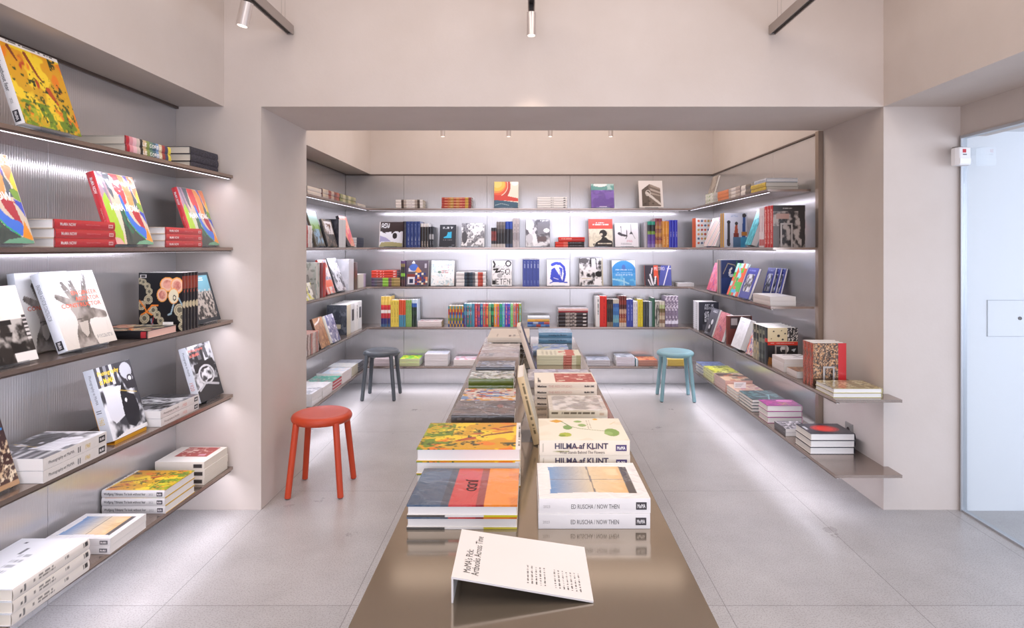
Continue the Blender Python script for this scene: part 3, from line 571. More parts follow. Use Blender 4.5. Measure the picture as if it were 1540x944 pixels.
style('sketchy', ['e0e0e4', ('b','8a8a90','f2f2f4',9,251), ('e',.14,.4,.12,.26,'5a5a60'), ('n','5a5a60',16,.6,252,(0,0,.8,1)), ('n','f4f4f6',6,.55,253,(.4,0,1,1))], ['c8c8cc'], res=220, cov='g')
sp('black_red', ['262226','8a3a34','7a3230','8a3a34','262226','c8c0bc'])
sp('grey_black', ['8c8484','746c6c','4a4444','2c2628','2c2628','2c2628','d0c8c4'])
sp('cobalt_black', ['3050b4','3050b4','26242c','26242c','26242c','26242c','404a68'])
sp('pearl', ['d0c8cc','c8c0c4','a8a0a6','c8c0c4'], marks=TT('a098a0',.2,.8))
style('portrait_bw', ['b8b8be', ('b','6a6a72','e8e8ee',3,261), ('e',.14,.8,.2,.2,'e6e6ec'), ('c',[(.2,.6),(.34,.4),(.4,.1)],(.1,.1),'f0f0f4'), ('c',[(.4,.66),(.3,.5)],.05,'e0e0e6'), ('p',[(.5,.9),(1,.95),(1,.5),(.5,.45)],'8a8a92'), ('e',.86,.6,.13,.08,'f0f0f4'), ('e',.16,.3,.13,.18,'cfcfd6'), ('r',.5,.2,.85,.38,'706468'), ('p',[(.36,.02),(.9,.06),(.7,.18),(.4,.1)],'e6e6ea'), ('w',.6,.93,.95,.97,1,'f4f4f6',3)], ['b0b0b8'], res=220, cov='g')
sp('red_flat', ['d83424','c42c24'], marks=TT('f0a898',.1,.5))
sp('red_black', ['d83c2c','d83c2c','e06a5a','2c2426','2c2426','2c2426','2c2426'], marks=TT('8a8088',.5,.9))
style('silhouette', ['e2564c', ('r',0,0,1,.64,'e8e0cc'), ('n','d8d0bc',8,.55,271,(0,0,1,.64)), ('w',.3,.82,.66,.88,1,'f4e8e4',3), ('w',.16,.75,.84,.82,1,'f4e8e4',8), ('e',.6,.48,.16,.13,'2e2a2c'), ('p',[(.2,.0),(.3,.16),(.5,.26),(.56,.36),(.72,.34),(.8,.26),(.98,.2),(1,0)],'2e2a2c'), ('e',.52,.44,.06,.05,'d8cdbc'), ('w',.36,.06,.94,.14,1,'d8d0bc',7), ('p',[(.16,.1),(.26,.12),(.2,.02)],'4a4644')], ['c8443c'], res=230, cov='m')
style('drips', ['eceaf0', ('c',[(.18,.56),(.3,.5),(.4,.48),(.5,.46)],(.06,.035),'4a4850'), ('c',[(.26,.86),(.27,.6)],.012,'4a4850'), ('c',[(.5,.7),(.52,.46),(.46,.34)],.016,'4a4850'), ('c',[(.7,.94),(.7,.6)],.01,'4a4850'), ('p',[(.62,.54),(.7,.66),(.78,.54)],'4a4850'), ('c',[(.74,.56),(.86,.34)],.008,'6a6870'), ('w',.5,.18,.74,.28,3,'d8a0b0',4), ('w',.24,.08,.7,.16,2,'b8b8c0',6)], ['e0dee6'], res=230, cov='m', hard=False)
sp('dove', ['b8b4bc'])
sp('purple_teal', ['2c9c84','1e1e24','1e1e24','7aa03c','5c3c98','5c3c98','6c4ca8','8a7ab8'])
sp('plaid', ['7c2c3c','8a3a44','b07a44','7a3440','b8803c','7c2c3c','a85a3c','c8a888'], marks=[('w',.1,.1,.9,.9,2,'c89858',5)])
sp('amber', ['d8943c','e0a040','d08a34','d8943c'], marks=TT('f0c880',.6,.9))
sp('ultramarine', ['3038b8'], marks=TT('b8bcec',.44,.62))
sp('tango', ['d8402c'], marks=[('t','TICARI',.14,.25,.5,.75,'f0c8c0'), ('r',.86,.3,.97,.7,'f0dcd8'), ('r',.5,.4,.8,.6,'b83024')])
sp('lime_mauve', ['5a4a62','5a5a62','6a5a5a','6a5a5a','8cc03c','8cc03c','7a4a5a','9a8a4a','b0945c','b0945c'])
sp('jungle', ['5c3c6c','8a7a44','2c2426','3a3a2c','8ccc3c','3a3428','5a3430','4a2c28'])
style('paper_cut', ['5c525c', ('p',[(.1,.56),(.1,.7),(.4,.74),(.5,.56)],'d8d4d8'), ('e',.34,.72,.2,.14,'4c6ab4'), ('p',[(.24,.88),(.32,1),(.4,.88)],'e8e8ec'), ('p',[(.4,.56),(.52,.76),(.7,.56),(.56,.5)],'e0944c'), ('r',.05,.32,.56,.46,'8a3c34'), ('r',.08,.06,.4,.34,'e0dce0'), ('r',.16,.1,.32,.26,'2c3454'), ('k',['2c3c7c','e8dcc0','d8906c','5c525c','8a3c34'],6,6,9,(.42,.04,.98,.5)), ('r',.82,.7,.92,.88,'b0aab0')], ['4a4048'], res=230, cov='g')
style('pastel', ['eef0ee', ('n','cfe0e2',6,.52,281), ('n','f0dcd0',6,.6,282,(0,0,1,.4)), ('n','b8c8cc',12,.62,283), ('e',.36,.54,.08,.05,'6c8c80'), ('w',.44,.48,.74,.6,2,'c88a8a',7), ('n','dca0b0',14,.66,284,(.3,.7,.8,.95))], ['e8eae8'], res=220, cov='m')
sp('white_ink', ['ece8e8','ece8e8','ece8e8','3a4a5a','1e2430','3a4a5a','6a6a70','ece8e8','c85a4c','b84a3c','ece8e8'], cov='m')
style('graffiti', ['e6e4e4', ('n','c8c6c6',5,.55,291), ('c',[(.08,.96),(.16,.84),(.1,.74)],.04,'1e1a1c'), ('o',.82,.88,.12,.1,.25,'1e1a1c'), ('t','NDUCN',.15,.68,.85,.8,'8a8688'), ('c',[(.1,.64),(.3,.66),(.2,.54),(.4,.56)],.035,'1e1a1c'), ('t','SQ',.4,.44,.9,.66,'1e1a1c'), ('t','WETFN',.04,.05,.92,.28,'1e1a1c'), ('e',.4,.4,.14,.1,'a8a6a8'), ('r',.02,.05,.2,.2,'1e1a1c')], ['1e1c20'], res=260, cov='m')
sp('royal', ['3444a0'], marks=TT('a0acdc',.08,.32)+TT('6070b8',.78,.95,6), hard=False)
style('blue_figure', ['f2f0f4', ('c',[(.24,.8),(.4,.86),(.6,.84),(.76,.7),(.8,.45),(.74,.2)],(.06,.05),'3c4cc0'), ('p',[(.2,.62),(.34,.7),(.6,.34),(.72,.14),(.3,.14),(.14,.26)],'3c4cc0'), ('p',[(.55,.72),(.7,.66),(.66,.3),(.56,.34)],'4656c8'), ('c',[(.14,.1),(.3,.16),(.9,.12)],.02,'3c4cc0'), ('c',[(.3,.3),(.5,.24)],.01,'f2f0f4'), ('c',[(.56,.62),(.64,.3)],.012,'f2f0f4')], ['e8e6ec'], res=230, cov='m')
style('street', ['b8b4b4', ('b','2c2a2c','e0dcdc',7,301), ('e',.2,.9,.2,.1,'5a5658'), ('r',.52,.5,.76,.98,'d8d6d6'), ('e',.8,.42,.13,.1,'1c1a1c'), ('p',[(.6,.02),(.9,.02),(.94,.2),(.66,.26)],'eceaea'), ('r',.1,.24,.5,.27,'c8bca0'), ('r',.94,0,1,1,'b0a894'), ('c',[(.7,.98),(.74,.6)],.02,'3a3638')], ['c8c4c0'], res=230, cov='g')
style('dome', ['eceef2', ('e',.5,.46,.56,.54,'3c8ccc'), ('r',0,0,1,.5,'4a9cd8'), ('n','6ab8e4',4,.52,311,(0,0,1,.4)), ('c',[(0,.26),(.4,.2),(.7,.08)],.03,'9cd0e8'), ('e',.5,.72,.08,.12,'4a6cb4'), ('t','MEMORIA',.16,.6,.86,.66,'cfe4f4'), ('w',.2,.5,.86,.53,1,'b8d8f0',3), ('t','ESCRITO',.16,.4,.88,.46,'cfe4f4'), ('r',.48,.0,.52,.3,'a8d4ec')], ['d8dce4'], res=230, cov='m')
style('spotlit', ['3a3640', ('p',[(.5,0),(.62,1),(1,1),(1,0)],'5058a8'), ('r',.34,.4,.5,1,'e0583c'), ('r',.46,0,.52,.5,'d84c34'), ('c',[(.68,0),(.92,.98)],.02,'eceaf4'), ('c',[(.12,.3),(.22,0)],.02,'e8e6ea'), ('c',[(.2,.55),(.26,.2),(.3,0)],.035,'e8e6ea'), ('c',[(.28,.86),(.24,.6)],.02,'e8e6ea'), ('c',[(.4,.45),(.36,.1)],.03,'e8e6ea'), ('t','METRO',.36,.76,.74,.92,'e8e0e4'), ('r',.84,.82,1,.86,'c8c8e4')], ['c84c34'], res=260, cov='g')
sp('fiesta', ['e8c45c','f0cc60','e8c45c','d83434','c02c34','e8e0d8','b82c34','b82c34','2c2c64','2c2c64','3c5c7c'])
sp('sunny', ['e8cc54'], marks=[('w',.05,.2,.95,.8,2,'b89a34',3)], cov='m')
sp('orange_blue', ['d8542c','d8542c','d8542c','d8542c','4c8ca8','4c8ca8','4c8ca8'])
sp('leaf', ['7ca44c'], marks=[('r',0,.85,1,1,'a8c484'), ('w',.1,.3,.9,.6,1,'a0c078',3)])
sp('forest', ['c8d8e4','3c64b4','24342c','2c4430','1e2c24','24342c','2c3c2c'])
style('pink_scrawl', ['e4dcdc', ('n','c88c90',9,.56,321)], ['e8dcda', ('w',.05,.1,.9,.35,1,'c07a7c',5)], res=200, hard=False, cov='m')
sp('patchwork', ['c8a43c'], marks=[('k',['c89a3c','3c7cb4','8a3434','4c9ca4','d8a84c','7a5c34','b8443c','2c4c8c','68a04c'],7,2,5)])
LIB = ['6a3c7c','1e7c80','3c8c94','4c8cac','b83848','5c4c8c','3c4c9c','d8605c','c83c44','5cac80','24302c','f0a03c','e8743c','1ea45c','5cacd8','6c44ac','2c4cc0','7cd488','e07c6c','c83c3c','7c9434']
LIB2 = ['4c8cac','6cb4c0','8cc8d8','4c90b0','c04454','a84858','5c94bc','e88078','e04c50','7cc498','3c9c74','f4bc54','f08c4c','34b46c','84bce4','8a5cc0','4c6cd8','9ce0a0','e89c8c','d85850','9cac44']
LS = []
for i, c in enumerate(LIB):
    LS.append(sp('lib%d' % i, [LIB2[i], c, LIB2[i], c, c, c], marks=[('w',.1,.25,.9,.8,1,LIB2[(i+3) % 21],i)]))
sp('cocoa_letters', ['2c2022'], marks=[('t','HEEBN',.26,.12,.46,.88,'b8aca4'), ('t','XZAK',.5,.12,.62,.88,'b8aca4'), ('r',.84,.3,.95,.7,'e0d8d4')])
sp('rose_top', ['b0444c','c8a49c'], axis='y', front=None)
STYLES['rose_top']['front'] = ['a89c9c', ('n','d8d0d0',8,.5,331), ('n','8a5c60',10,.6,332)]
sp('tri_stack_a', ['d8dce0']); sp('tri_stack_b', ['e0b04c','d89c44','c8a04c']); sp('tri_stack_c', ['3c54a0','a8b4d0','3c54a0','c0584c']); sp('tri_stack_d', ['5c8cc8','4470b0','a83c34','5c8cc8','3c64a8'])
sp('snow', ['e6e4e2'], marks=TT('6a6a6c',.1,.6), cov='m'); sp('scarlet', ['d82c20'], marks=TT('b82018',.1,.9), cov='m')
sp('walnut', ['2e2624','4c3c30','2e2624','3c322c','2e2624','8a7a64'], marks=TT('6a5a44',.2,.7)); sp('seaside', ['d0c8b8','3c64ac','4a80c0','3c70b0','6aa4c4','7cb0b8','3c74a8'])
sp('brick', ['6c2c24','8a3428','502420','c8a088','8a3428','b0683c','d8c8b8'], marks=TT('d8b8a0',.5,.8)); sp('indigo', ['3440a0'], marks=TT('8088cc',.2,.8), hard=False)
sp('milk', ['e4e0e6'], marks=TT('a8a0b0',.1,.9), hard=False); sp('lemon', ['e0cc30'], marks=TT('b8a420',.1,.7)); sp('slate', ['3c4248'], marks=TT('5c646c',.3,.6)); sp('ash', ['a8b4bc']); sp('bottle', ['2c5c44'])
sp('photo_strip', ['d8d4c8','2c2c24','6c6c64','b8b4a8','3c3c34','8a8678','d8d4c8','4c4c44'], marks=[('b','2c2c24','c8c4b8',5,11)]); sp('sepia', ['d8d0c0','b8c48c','6c5c34','a88c74','c8b89c','8a6a54','c8b8a4'])
sp('lilac_pattern', ['7c6c80','a498a8','6a5a70','9c90a0','7c6c80','b0a4b4','6a5a70','9488a0','e4dce8','7c6c80'], marks=[('k',['7c6c80','d8ccd8','8c7c90'],22,3,4,(0,0,.8,1))])
for nmx, a, b, s in (('spring_green','74d030','e8e434',5), ('frost','dcdce4','c8ccd8',6), ('blush','e8e0e4','dca8b4',7), ('pewter','b8bcc8','8c94a4',8), ('pearl_box','c8ccd4','8a8e98',9), ('tangerine','e09060','c0583c',10), ('buttercup','e0c874','c8a848',11), ('mauve_grey','c8b8b8','a89498',12)):
    style(nmx, [a, ('n',b,5,.52,s*7)], [{'spring_green':'d8dca8','frost':'e4dede','blush':'e8e0dc','pewter':'c8c4c8','pearl_box':'dcd4dc','tangerine':'b88474','buttercup':'d0b054','mauve_grey':'c8b8b8'}[nmx]], res=150, hard=False, cov='m')
# side walls of the back room
def gen(name, a, b, c, seed, spine=None, pat='n', res=200, cov='g', hard=True, back=None, extra=(), pages='w'):
    ops = [a]
    if pat == 'n': ops += [('n',b,5,.5,seed), ('n',c,8,.58,seed+1)]
    elif pat == 'b': ops += [('b',b,c,6,seed)]
    elif pat == 'k': ops += [('k',[a,b,c],5,7,seed)]
    ops += list(extra)
    if back == 'same': back = ops
    return style(name, ops, spine or [a], back=back, res=res, cov=cov, hard=hard, pages=pages)
gen('earth_stack','7a3a2c','8a6a4a','c8b8a0',401, ['8a3a2c',('s','x',['c8b8a4','b8a898','8a3c2c','b8a494','7a3428','a85a44'])])
gen('olive_stack','8a8a5c','b0a880','5c5c3c',403, ['98905c',('s','x',['8a8a5c','b8b08a','7a7a50','c0b890','8a8a5c','a8a078'])])
gen('cream_small','d8ccc0','c8bcb0','e0d8d0',405)
gen('mixed_stack','d8c8bc','3a5a8a','b03a3c',407, ['e0dcd8',('k',['e0dcd8','b04a40','3a4a7a','d8c8c0'],8,1,4)], hard=False)
gen('meadow','5c5648','88a8c0','4c4a3c',409, extra=[('g','y','88a850','a8c8dc',(0,.5,1,1)),('n','5c7a34',8,.5,2,(0,.45,1,.62))])
gen('brown_inset','3c3a38','5c5048','8a7a6a',411, extra=[('r',.15,.45,.9,.92,'e0dcdc'),('n','6a4a34',9,.56,3,(.15,.45,.9,.85))])
gen('onyx','24242a','34343c','3c3c44',413, back='same', spine=['d8d8da'])
gen('bloom','e8a890','e0607c','f08060',415, ['1e1c20'], extra=[('p',[(0,0),(.5,0),(.1,.4),(0,.4)],'3a3438')])
gen('ink_small','34384a','24242c','4c5060',417, hard=False)
gen('beige_yellow','e0dcd0','d8d04c','5c564c',419, extra=[('r',0,.7,1,1,'5c564c')])
gen('sage_photo','b0b0a4','c0b8ac','8a8a7c',421, ['c4c0b8',('n','8a9a90',5,.55,3)], back='same', pat='n')
gen('maroon','7a2c2c','8a3434','6a2424',423); gen('crimson','b8382c','a83028','c84838',424)
gen('coral_print','e8d8d0','e87a5c','8a90a8',425, ['b0342c'], extra=[('r',.1,.2,.8,.4,'e86a40')])
gen('mono_tall','e0e0e6','3c3c44','8a8a92',427, ['26242a'], pat='n'); gen('white_card','e4e4ea','dcdce4','d4d4dc',429)
gen('snowfield','e2e2e8','dcdce2','eceaf0',431, back='same'); gen('umber_spine','6a5450','5c4844','7a645c',433); gen('ivory_slim','dcd8cc','c8c4b8','e4e0d4',434, hard=False); gen('mauve_slim','c8b8cc','b0a0c0','d8ccd8',436, hard=False)
gen('pulp_stack','b08c80','c87868','8a6c60',437, ['b09890',('k',['b09890','c07868','d8c8c0','8a7068'],9,1,5)], hard=False)
gen('kraft','a0704c','8a5a3c','b88a60',439, ['3c2a20'], extra=[('c',[(.1,.8),(.5,.86),(.7,.95)],.03,'dcd0c8')]); gen('blue_marble','8a8aa4','4c5080','d8d8e0',441, ['e4dccc'])
gen('granite','4c5058','3c4048','6c7078',443, ['d8d0b8'], back='same', extra=[('r',.3,.2,.7,.34,'c8bca0'),('r',.36,.36,.64,.46,'3c4048')]); gen('dark_label','34363c','44464c','2c2e34',445, ['dcdcdc',('r',.2,.2,.6,.8,'4c4c54')]); gen('bone_flat','dcd4c4','d0c8b8','e4dccc',447, hard=False, pages='c')
gen('photo_flat_a','e8e6ea','8a8c94','c8c8cc',451, ['e6e2e2'], hard=False); gen('white_flat','e8e6e6','dcdada','e0dede',453, ['e6e2e2'], hard=False)
gen('jade_flat','2c9c84','1e8a74','c8b8b0',455, ['c03c44',('r',0,.0,1,.3,'e8e0dc')], hard=False, extra=[('n','8a8480',6,.5,4,(0,.5,1,1))]); gen('powder_flat','c0ccd8','d8ccc8','e0dcdc',457, ['e8dedc'], hard=False, extra=[('r',.8,0,1,1,'6c6464')])
gen('linen_flat','d0d0cc','c4c8cc','e0dcd0',459, ['d8d0b8'], hard=False); gen('graphite_flat','8a8c94','7c7e86','9c9ea4',461, ['5c5e64'])
# right wall
gen('green_white','d8e0d0','b0c890','e8e8e4',501, ['e8e6e0',('n','8ab45c',8,.58,3)], hard=False); gen('orange_olive','8a8460','d8884c','9a9470',503, ['e0804c'], hard=False); gen('grey_pair','c8beb8','8a8480','d8d0cc',505, ['b8a8a0',('r',.2,.1,.6,.9,'e0d8d4')]); gen('white_dark','d8d0c8','4c4440','b8b0a8',507, ['e4dcd4',('r',.5,0,1,1,'6c645c')])
gen('yellow_grey','b8b0a0','d8c040','a8a090',509, ['dcbc38',('w',.1,.2,.9,.8,2,'b89c28',3)], pages='c'); gen('ice_grey','a8b0bc','98a0ac','b8c0cc',511, ['c8ccd8',('w',.1,.2,.9,.8,2,'8a98b0',3)])
gen('stone_lean','a89c90','8a7e74','b8aca0',513, back='same')
style('fruit_rows', ['ece8e6']+[('e',.14+.17*i,.9-.15*j,.06,.04,['d8603c','e08c5c','b84c3c','5c6c8a','c8a050'][(i*3+j*2) % 5]) for i in range(5) for j in range(6)], ['e0683c'], res=260, cov='m')
style('pink_rays', ['ece4e2', ('p',[(.4,1),(1,1),(1,.75)],'e07c88')]+[('c',[(-.1+.13*i,0),(.3+.13*i,.9)],.012,['3c3436','d8605c','e0a03c'][i % 3]) for i in range(8)], ['f0dcdc'], res=260, cov='g', hard=False)
style('statuettes', ['dcdce6', ('c',[(.2,.1),(.2,.72)],(.07,.05),'3c3a40'), ('e',.2,.74,.08,.05,'2e2c32'), ('c',[(.52,.3),(.54,.66)],(.09,.05),'b8583c'), ('e',.54,.7,.07,.05,'3c3434'), ('c',[(.86,.34),(.88,.86)],(.08,.06),'3c5c9c'), ('e',.88,.93,.09,.06,'3c3434'), ('r',.42,.3,.64,.42,'8a3c34'), ('r',.76,.34,1,.46,'c8843c'), ('r',.4,0,.72,.3,'5c7c9c'), ('r',.72,0,1,.3,'4ca4cc'), ('w',.3,.88,.6,.94,2,'7c98c8',4)], ['c89a3c',('r',0,0,1,.45,'2c4480')], res=260, cov='g')
gen('teal_thick','2c9cac','5cc4d4','1c7c8c',515, ['d8e0e4'], extra=[('p',[(0,.7),(1,.8),(1,1),(0,1)],'8cccdc')], pages='w')
gen('white_pink','e8dce0','d89ca8','e0c8cc',517, ['e8dce0',('r',.8,0,.95,1,'c86c6c'),('r',.2,.3,.6,.6,'c8a4ac')]); gen('red_dots','c8302c','b82824','d8403c',519, ['c8302c',('w',.08,.2,.92,.8,2,'e8a8a0',4)])
style('easel_photo', ['5c524e', ('b','2c2828','b0a49c',7,521), ('r',0,.86,1,1,'2e2a2a'), ('p',[(.75,1),(1,1),(1,.1),(.9,.0),(.84,.6)],'2c2828'), ('r',.1,.68,.5,.8,'b08c80'), ('r',.0,0,.2,.5,'6c6460'), ('w',.3,.9,.6,.94,1,'b0a8a4',3)], ['c8302c',('w',.08,.2,.92,.8,2,'e8a8a0',4)], res=300, cov='g')
gen('watercolour','e8607c','f090a8','b84c9c',523, ['8a98a8']); gen('beige_grey','c0a890','b09880','c8b8a8',525, ['c0a084',('r',0,.6,1,1,'8a949c')])
style('navy_floral', ['1e2c58', ('r',0,0,1,.42,'e8e0d8'), ('e',.2,.2,.45,.28,'26386c'), ('c',[(.1,.6),(.3,.9),(.6,.85),(.8,.6)],.012,'a89878'), ('c',[(.6,.3),(.66,.7),(.7,.95)],.02,'3c7c4c'), ('n','e0d8d0',6,.64,6,(.3,.5,1,.9)), ('c',[(.7,0),(1,.4)],.06,'e0783c'), ('w',.3,.5,.7,.58,1,'c8ccd8',5)], ['c8a890',('r',0,.6,1,1,'8a8a94')], res=260, cov='g')
gen('vivid_shapes','a8dce0','4cb83c','e8603c',527, ['d8b8a0'], pat='k', res=240, extra=[('r',.3,.1,.7,.2,'4cb4e8'),('c',[(.3,.9),(.7,.6),(.4,.5)],.04,'7ce0dc'),('c',[(0,0),(.4,.5)],.05,'e8603c'),('e',.5,.5,.1,.07,'2ca43c')])
style('blue_frame', ['343c94', ('r',.14,.22,.84,.8,'8a8c9c'), ('b','2c2c34','dcdce4',6,529,(.14,.22,.84,.8)), ('w',.2,.86,.8,.93,1,'8088c8',3)], ['d8dce8'], res=260, cov='g', hard=True)
gen('white_slab','ece8e6','e4e0de','f0ecea',531, ['e4dcd8'], hard=False)
style('dark_title', ['34343e', ('b','2c2c34','5c5c66',6,533,(.2,0,.7,.6)), ('t','JUST AB',.3,.84,.75,.92,'dcdce0'), ('t','MIDTOWN',.3,.74,.8,.82,'dcdce0'), ('k',['34343e','8a8a92','dcdce0'],6,8,4,(.3,.3,.5,.66))], ['dcdce0',('r',0,.0,1,.2,'8a8a90')], res=300, cov='m')
STYLES['dark_title']['spine'] = ['e0e0e4', ('s','x',['e0e0e4','8a8a90']*14,(0,0,1,.4))]
style('grey_duo', ['54545c', ('p',[(.3,.1),(.7,.1),(.66,.6),(.4,.64)],'1c1c22'), ('e',.55,.5,.12,.1,'d8d8dc'), ('e',.4,.3,.1,.08,'c8c8cc'), ('w',.3,.84,.8,.94,2,'dcdce0',5), ('w',.1,.03,.4,.07,1,'c8c8cc',3)], ['a8a49c'], res=260, cov='m', hard=False)
gen('rose_paint','b8646c','c87c80','a05058',535, ['d8c0b0'], hard=False, extra=[('n','dcdce0',5,.6,7,(.5,.7,1,1)),('c',[(.3,.5),(.6,.4),(.5,.3)],.02,'6a4c8a')])
style('oxblood', ['6c342c', ('r',.1,.55,.95,.98,'3c2c2c'), ('r',.14,.68,.4,.92,'a89c98'), ('r',.5,.7,.9,.94,'8a7c78'), ('r',.5,.1,.94,.5,'5c2c28')], ['7c3c34'], res=260, cov='m')
gen('white_tome','e4e4e8','dcdce0','e8e8ec',537, ['e4e4e8'], cov='m', extra=[('w',.1,.84,.6,.9,2,'b8bcc4',3)]); gen('crayon_small','e4d4cc','e0806c','5c6cb0',539, ['dcd4cc'], hard=False)
style('chart_book', ['e8d8b0', ('r',.0,.0,1,.56,'2a282a'), ('r',0,.52,1,.62,'d83c2c'), ('w',.1,.55,.9,.59,1,'e8c8c0',3), ('k',['2a282a','dcd4cc','4a4648'],12,12,5,(.66,.63,1,1)), ('e',.2,.9,.03,.02,'3a3434'), ('e',.36,.78,.05,.035,'2a2626'), ('e',.5,.68,.035,.025,'2a2626'), ('e',.46,.92,.02,.015,'2a2626'), ('e',.12,.7,.02,.015,'8a6a4a'), ('e',.58,.84,.03,.02,'3a3434'), ('e',.56,.42,.14,.11,'dcd4cc'), ('r',.46,.2,.62,.4,'3a3638'), ('p',[(0,0),(.3,0),(.26,.16),(.04,.2)],'a8703c'), ('p',[(.82,.0),(1,.0),(1,.18),(.86,.2)],'9a6434'), ('p',[(.78,.4),(.94,.44),(.88,.34)],'c8ccd0')], ['26262a',('r',.3,0,.4,1,'d83c2c'),('r',0,0,.3,1,'3c4244')], res=320, cov='g')
gen('chart_side','c8b890','8a8470','a89c78',541, ['b8a884',('k',['c0b08c','5c6054','a8a088','3a3c3c'],12,2,4)]); gen('moss_side','5c645c','4c544c','6c746c',543, ['4c5450',('k',['4c5450','8a8c78','3a3e3c'],9,2,4)]); gen('black_band','26262a','343438','2c2c30',545, ['26262a',('r',.3,0,.4,1,'d83c2c'),('r',.88,0,1,1,'c84c40')])
style('white_swirl', ['eceaee', ('c',[(.3,.8),(.6,.86),(.7,.6),(.9,.7)],.03,'3c3c44'), ('c',[(.5,.4),(.8,.3),(.95,.5)],.025,'5c5c64'), ('c',[(.1,.3),(.3,.2)],.012,'8a8a90')], ['e8dedc'], res=250, cov='m', hard=False)
gen('rust_flat','8a5a34','5c3c24','b07c4c',547, ['e0d4d0'], hard=False, pages='w')
style('speckle', ['6c5648', ('n','3c2c26',22,.5,551), ('n','c08a5c',26,.56,552), ('n','d8b088',34,.6,553), ('r',.76,.0,1,1,'d02c30'), ('g','y','3a2a20','5c4636',(0,0,.76,.18))], ['a86c5c', ('n','d8604c',18,.5,554), ('n','5c4038',20,.56,555)], res=340, cov='g', hard=True, txt=[])
style('golden_relief', ['b8a468', ('n','dcd0a0',8,.5,561), ('n','8a7438',12,.56,562), ('n','5c4a28',18,.62,563), ('r',.3,0,.46,1,'9a8450')], ['d8d090', ('n','e8e4c0',6,.5,6)], back=['d8d090'], res=300, cov='w', pages='w', hard=True)
gen('blue_slate_flat','6c7ca8','5c6890','8898c0',565, ['3c4250'], hard=True); gen('chartreuse_flat','d8d84c','8a8c3c','ecec90',567, ['e4e4b0',('w',0,.1,.9,.3,1,'a8a44c',3)], hard=False, pages='c')
gen('mosaic_flat','c07a54','5c4c44','e0c0a0',569, ['d8b8b0'], hard=False, pages='s', pat='k'); gen('sand_flat','e0c8b0','d0a890','c0808c',571, ['8a5c60'], hard=True, pages='w'); gen('pine_flat','2c4448','5c8488','1e2c30',573, ['24343a'], hard=True, pages='w', extra=[('c',[(.5,1),(.3,.5),(.5,0)],.02,'8ab4b8')])
style('magenta_flat', ['b03c8c', ('n','8a2c78',4,.5,575), ('e',.3,.22,.24,.2,'e888c8'), ('t','IRE',.3,.5,.56,.86,'c8a850'), ('n','5c5c6c',7,.62,576,(0,.6,1,1))], ['e0b8c8'], res=300, cov='g', pages='w', hard=True)
gen('mono_flat','8a868c','3c3a40','dcd8dc',577, ['5c5a60'], hard=False)
style('red_glow', ['2e2c34', ('e',.5,.5,.32,.34,'8a2428'), ('e',.5,.5,.26,.28,'b82826'), ('e',.5,.52,.18,.2,'d8342c'), ('r',.9,.3,.96,.6,'b8b8bc')], ['34323a'], back=['34323a'], res=300, cov='g', pages='w')
# ------------------------------------------------------------------ the room
YF, YB = 3.48, 4.19           # faces of the wall with the wide opening
XL, XR = -1.53, 2.03          # sides of the opening
ZO = 2.305                    # underside of the opening and of the soffits
YW = 6.70                     # back wall panels
XP, XQ = -2.015, 2.03         # left and right panel faces
XU = -1.742                   # upper left wall face
ZC = 3.45
YN = -1.6                     # shopfront behind the camera
XG = 2.47                     # glass door line

plaster = mat('warm_plaster', 'd1c6be', .85, mottle=(2.2, 'cabeb5', .22), bump=(60, .05), spec=.25)
white = mat('white_paint', 'e4e2e4', .7, spec=.3)
floor_m = mat('grey_stone_tile', 'b5afab', .42, spec=.4)
nt = floor_m.node_tree; bs = nt.nodes['Principled BSDF']
tc = nt.nodes.new('ShaderNodeTexCoord'); mp = nt.nodes.new('ShaderNodeMapping')
mp.inputs['Location'].default_value = (-1.607, -3.75, 0)
nt.links.new(tc.outputs['Object'], mp.inputs['Vector'])
br = nt.nodes.new('ShaderNodeTexBrick'); br.offset = 0; br.inputs['Scale'].default_value = 1
br.inputs['Brick Width'].default_value = .784; br.inputs['Row Height'].default_value = 1.2
br.inputs['Mortar Size'].default_value = .002; br.inputs['Mortar Smooth'].default_value = .3
br.inputs['Color1'].default_value = (*lin('bab7b6'), 1); br.inputs['Color2'].default_value = (*lin('c0bdbc'), 1); br.inputs['Mortar'].default_value = (*lin('8f8a88'), 1)
nt.links.new(mp.outputs[0], br.inputs['Vector'])
n1 = nt.nodes.new('ShaderNodeTexNoise'); n1.inputs['Scale'].default_value = 2.6; n1.inputs['Detail'].default_value = 8; n1.inputs['Roughness'].default_value = .65
n2 = nt.nodes.new('ShaderNodeTexNoise'); n2.inputs['Scale'].default_value = 160; n2.inputs['Detail'].default_value = 2
nt.links.new(tc.outputs['Object'], n1.inputs['Vector']); nt.links.new(tc.outputs['Object'], n2.inputs['Vector'])
def ramp(n, a, ca, b, cb):
    r = nt.nodes.new('ShaderNodeValToRGB'); r.color_ramp.elements[0].position = a; r.color_ramp.elements[1].position = b
    r.color_ramp.elements[0].color = (*lin(ca), 1); r.color_ramp.elements[1].color = (*lin(cb), 1)
    nt.links.new(n.outputs['Fac'], r.inputs['Fac']); return r
def mulc(a, b):
    m = nt.nodes.new('ShaderNodeMix'); m.data_type = 'RGBA'; m.blend_type = 'MULTIPLY'; m.inputs[0].default_value = 1
    nt.links.new(a, m.inputs[6]); nt.links.new(b, m.inputs[7]); return m.outputs[2]
r1 = ramp(n1, .2, 'dcdad9', .75, 'ffffff'); r2 = ramp(n2, .36, 'e0dcda', .5, 'ffffff')
nt.links.new(mulc(mulc(br.outputs['Color'], r1.outputs['Color']), r2.outputs['Color']), bs.inputs['Base Color'])
r3 = ramp(n1, .3, '8c8c8c', .7, 'a4a4a4'); nt.links.new(r3.outputs['Color'], bs.inputs['Roughness'])

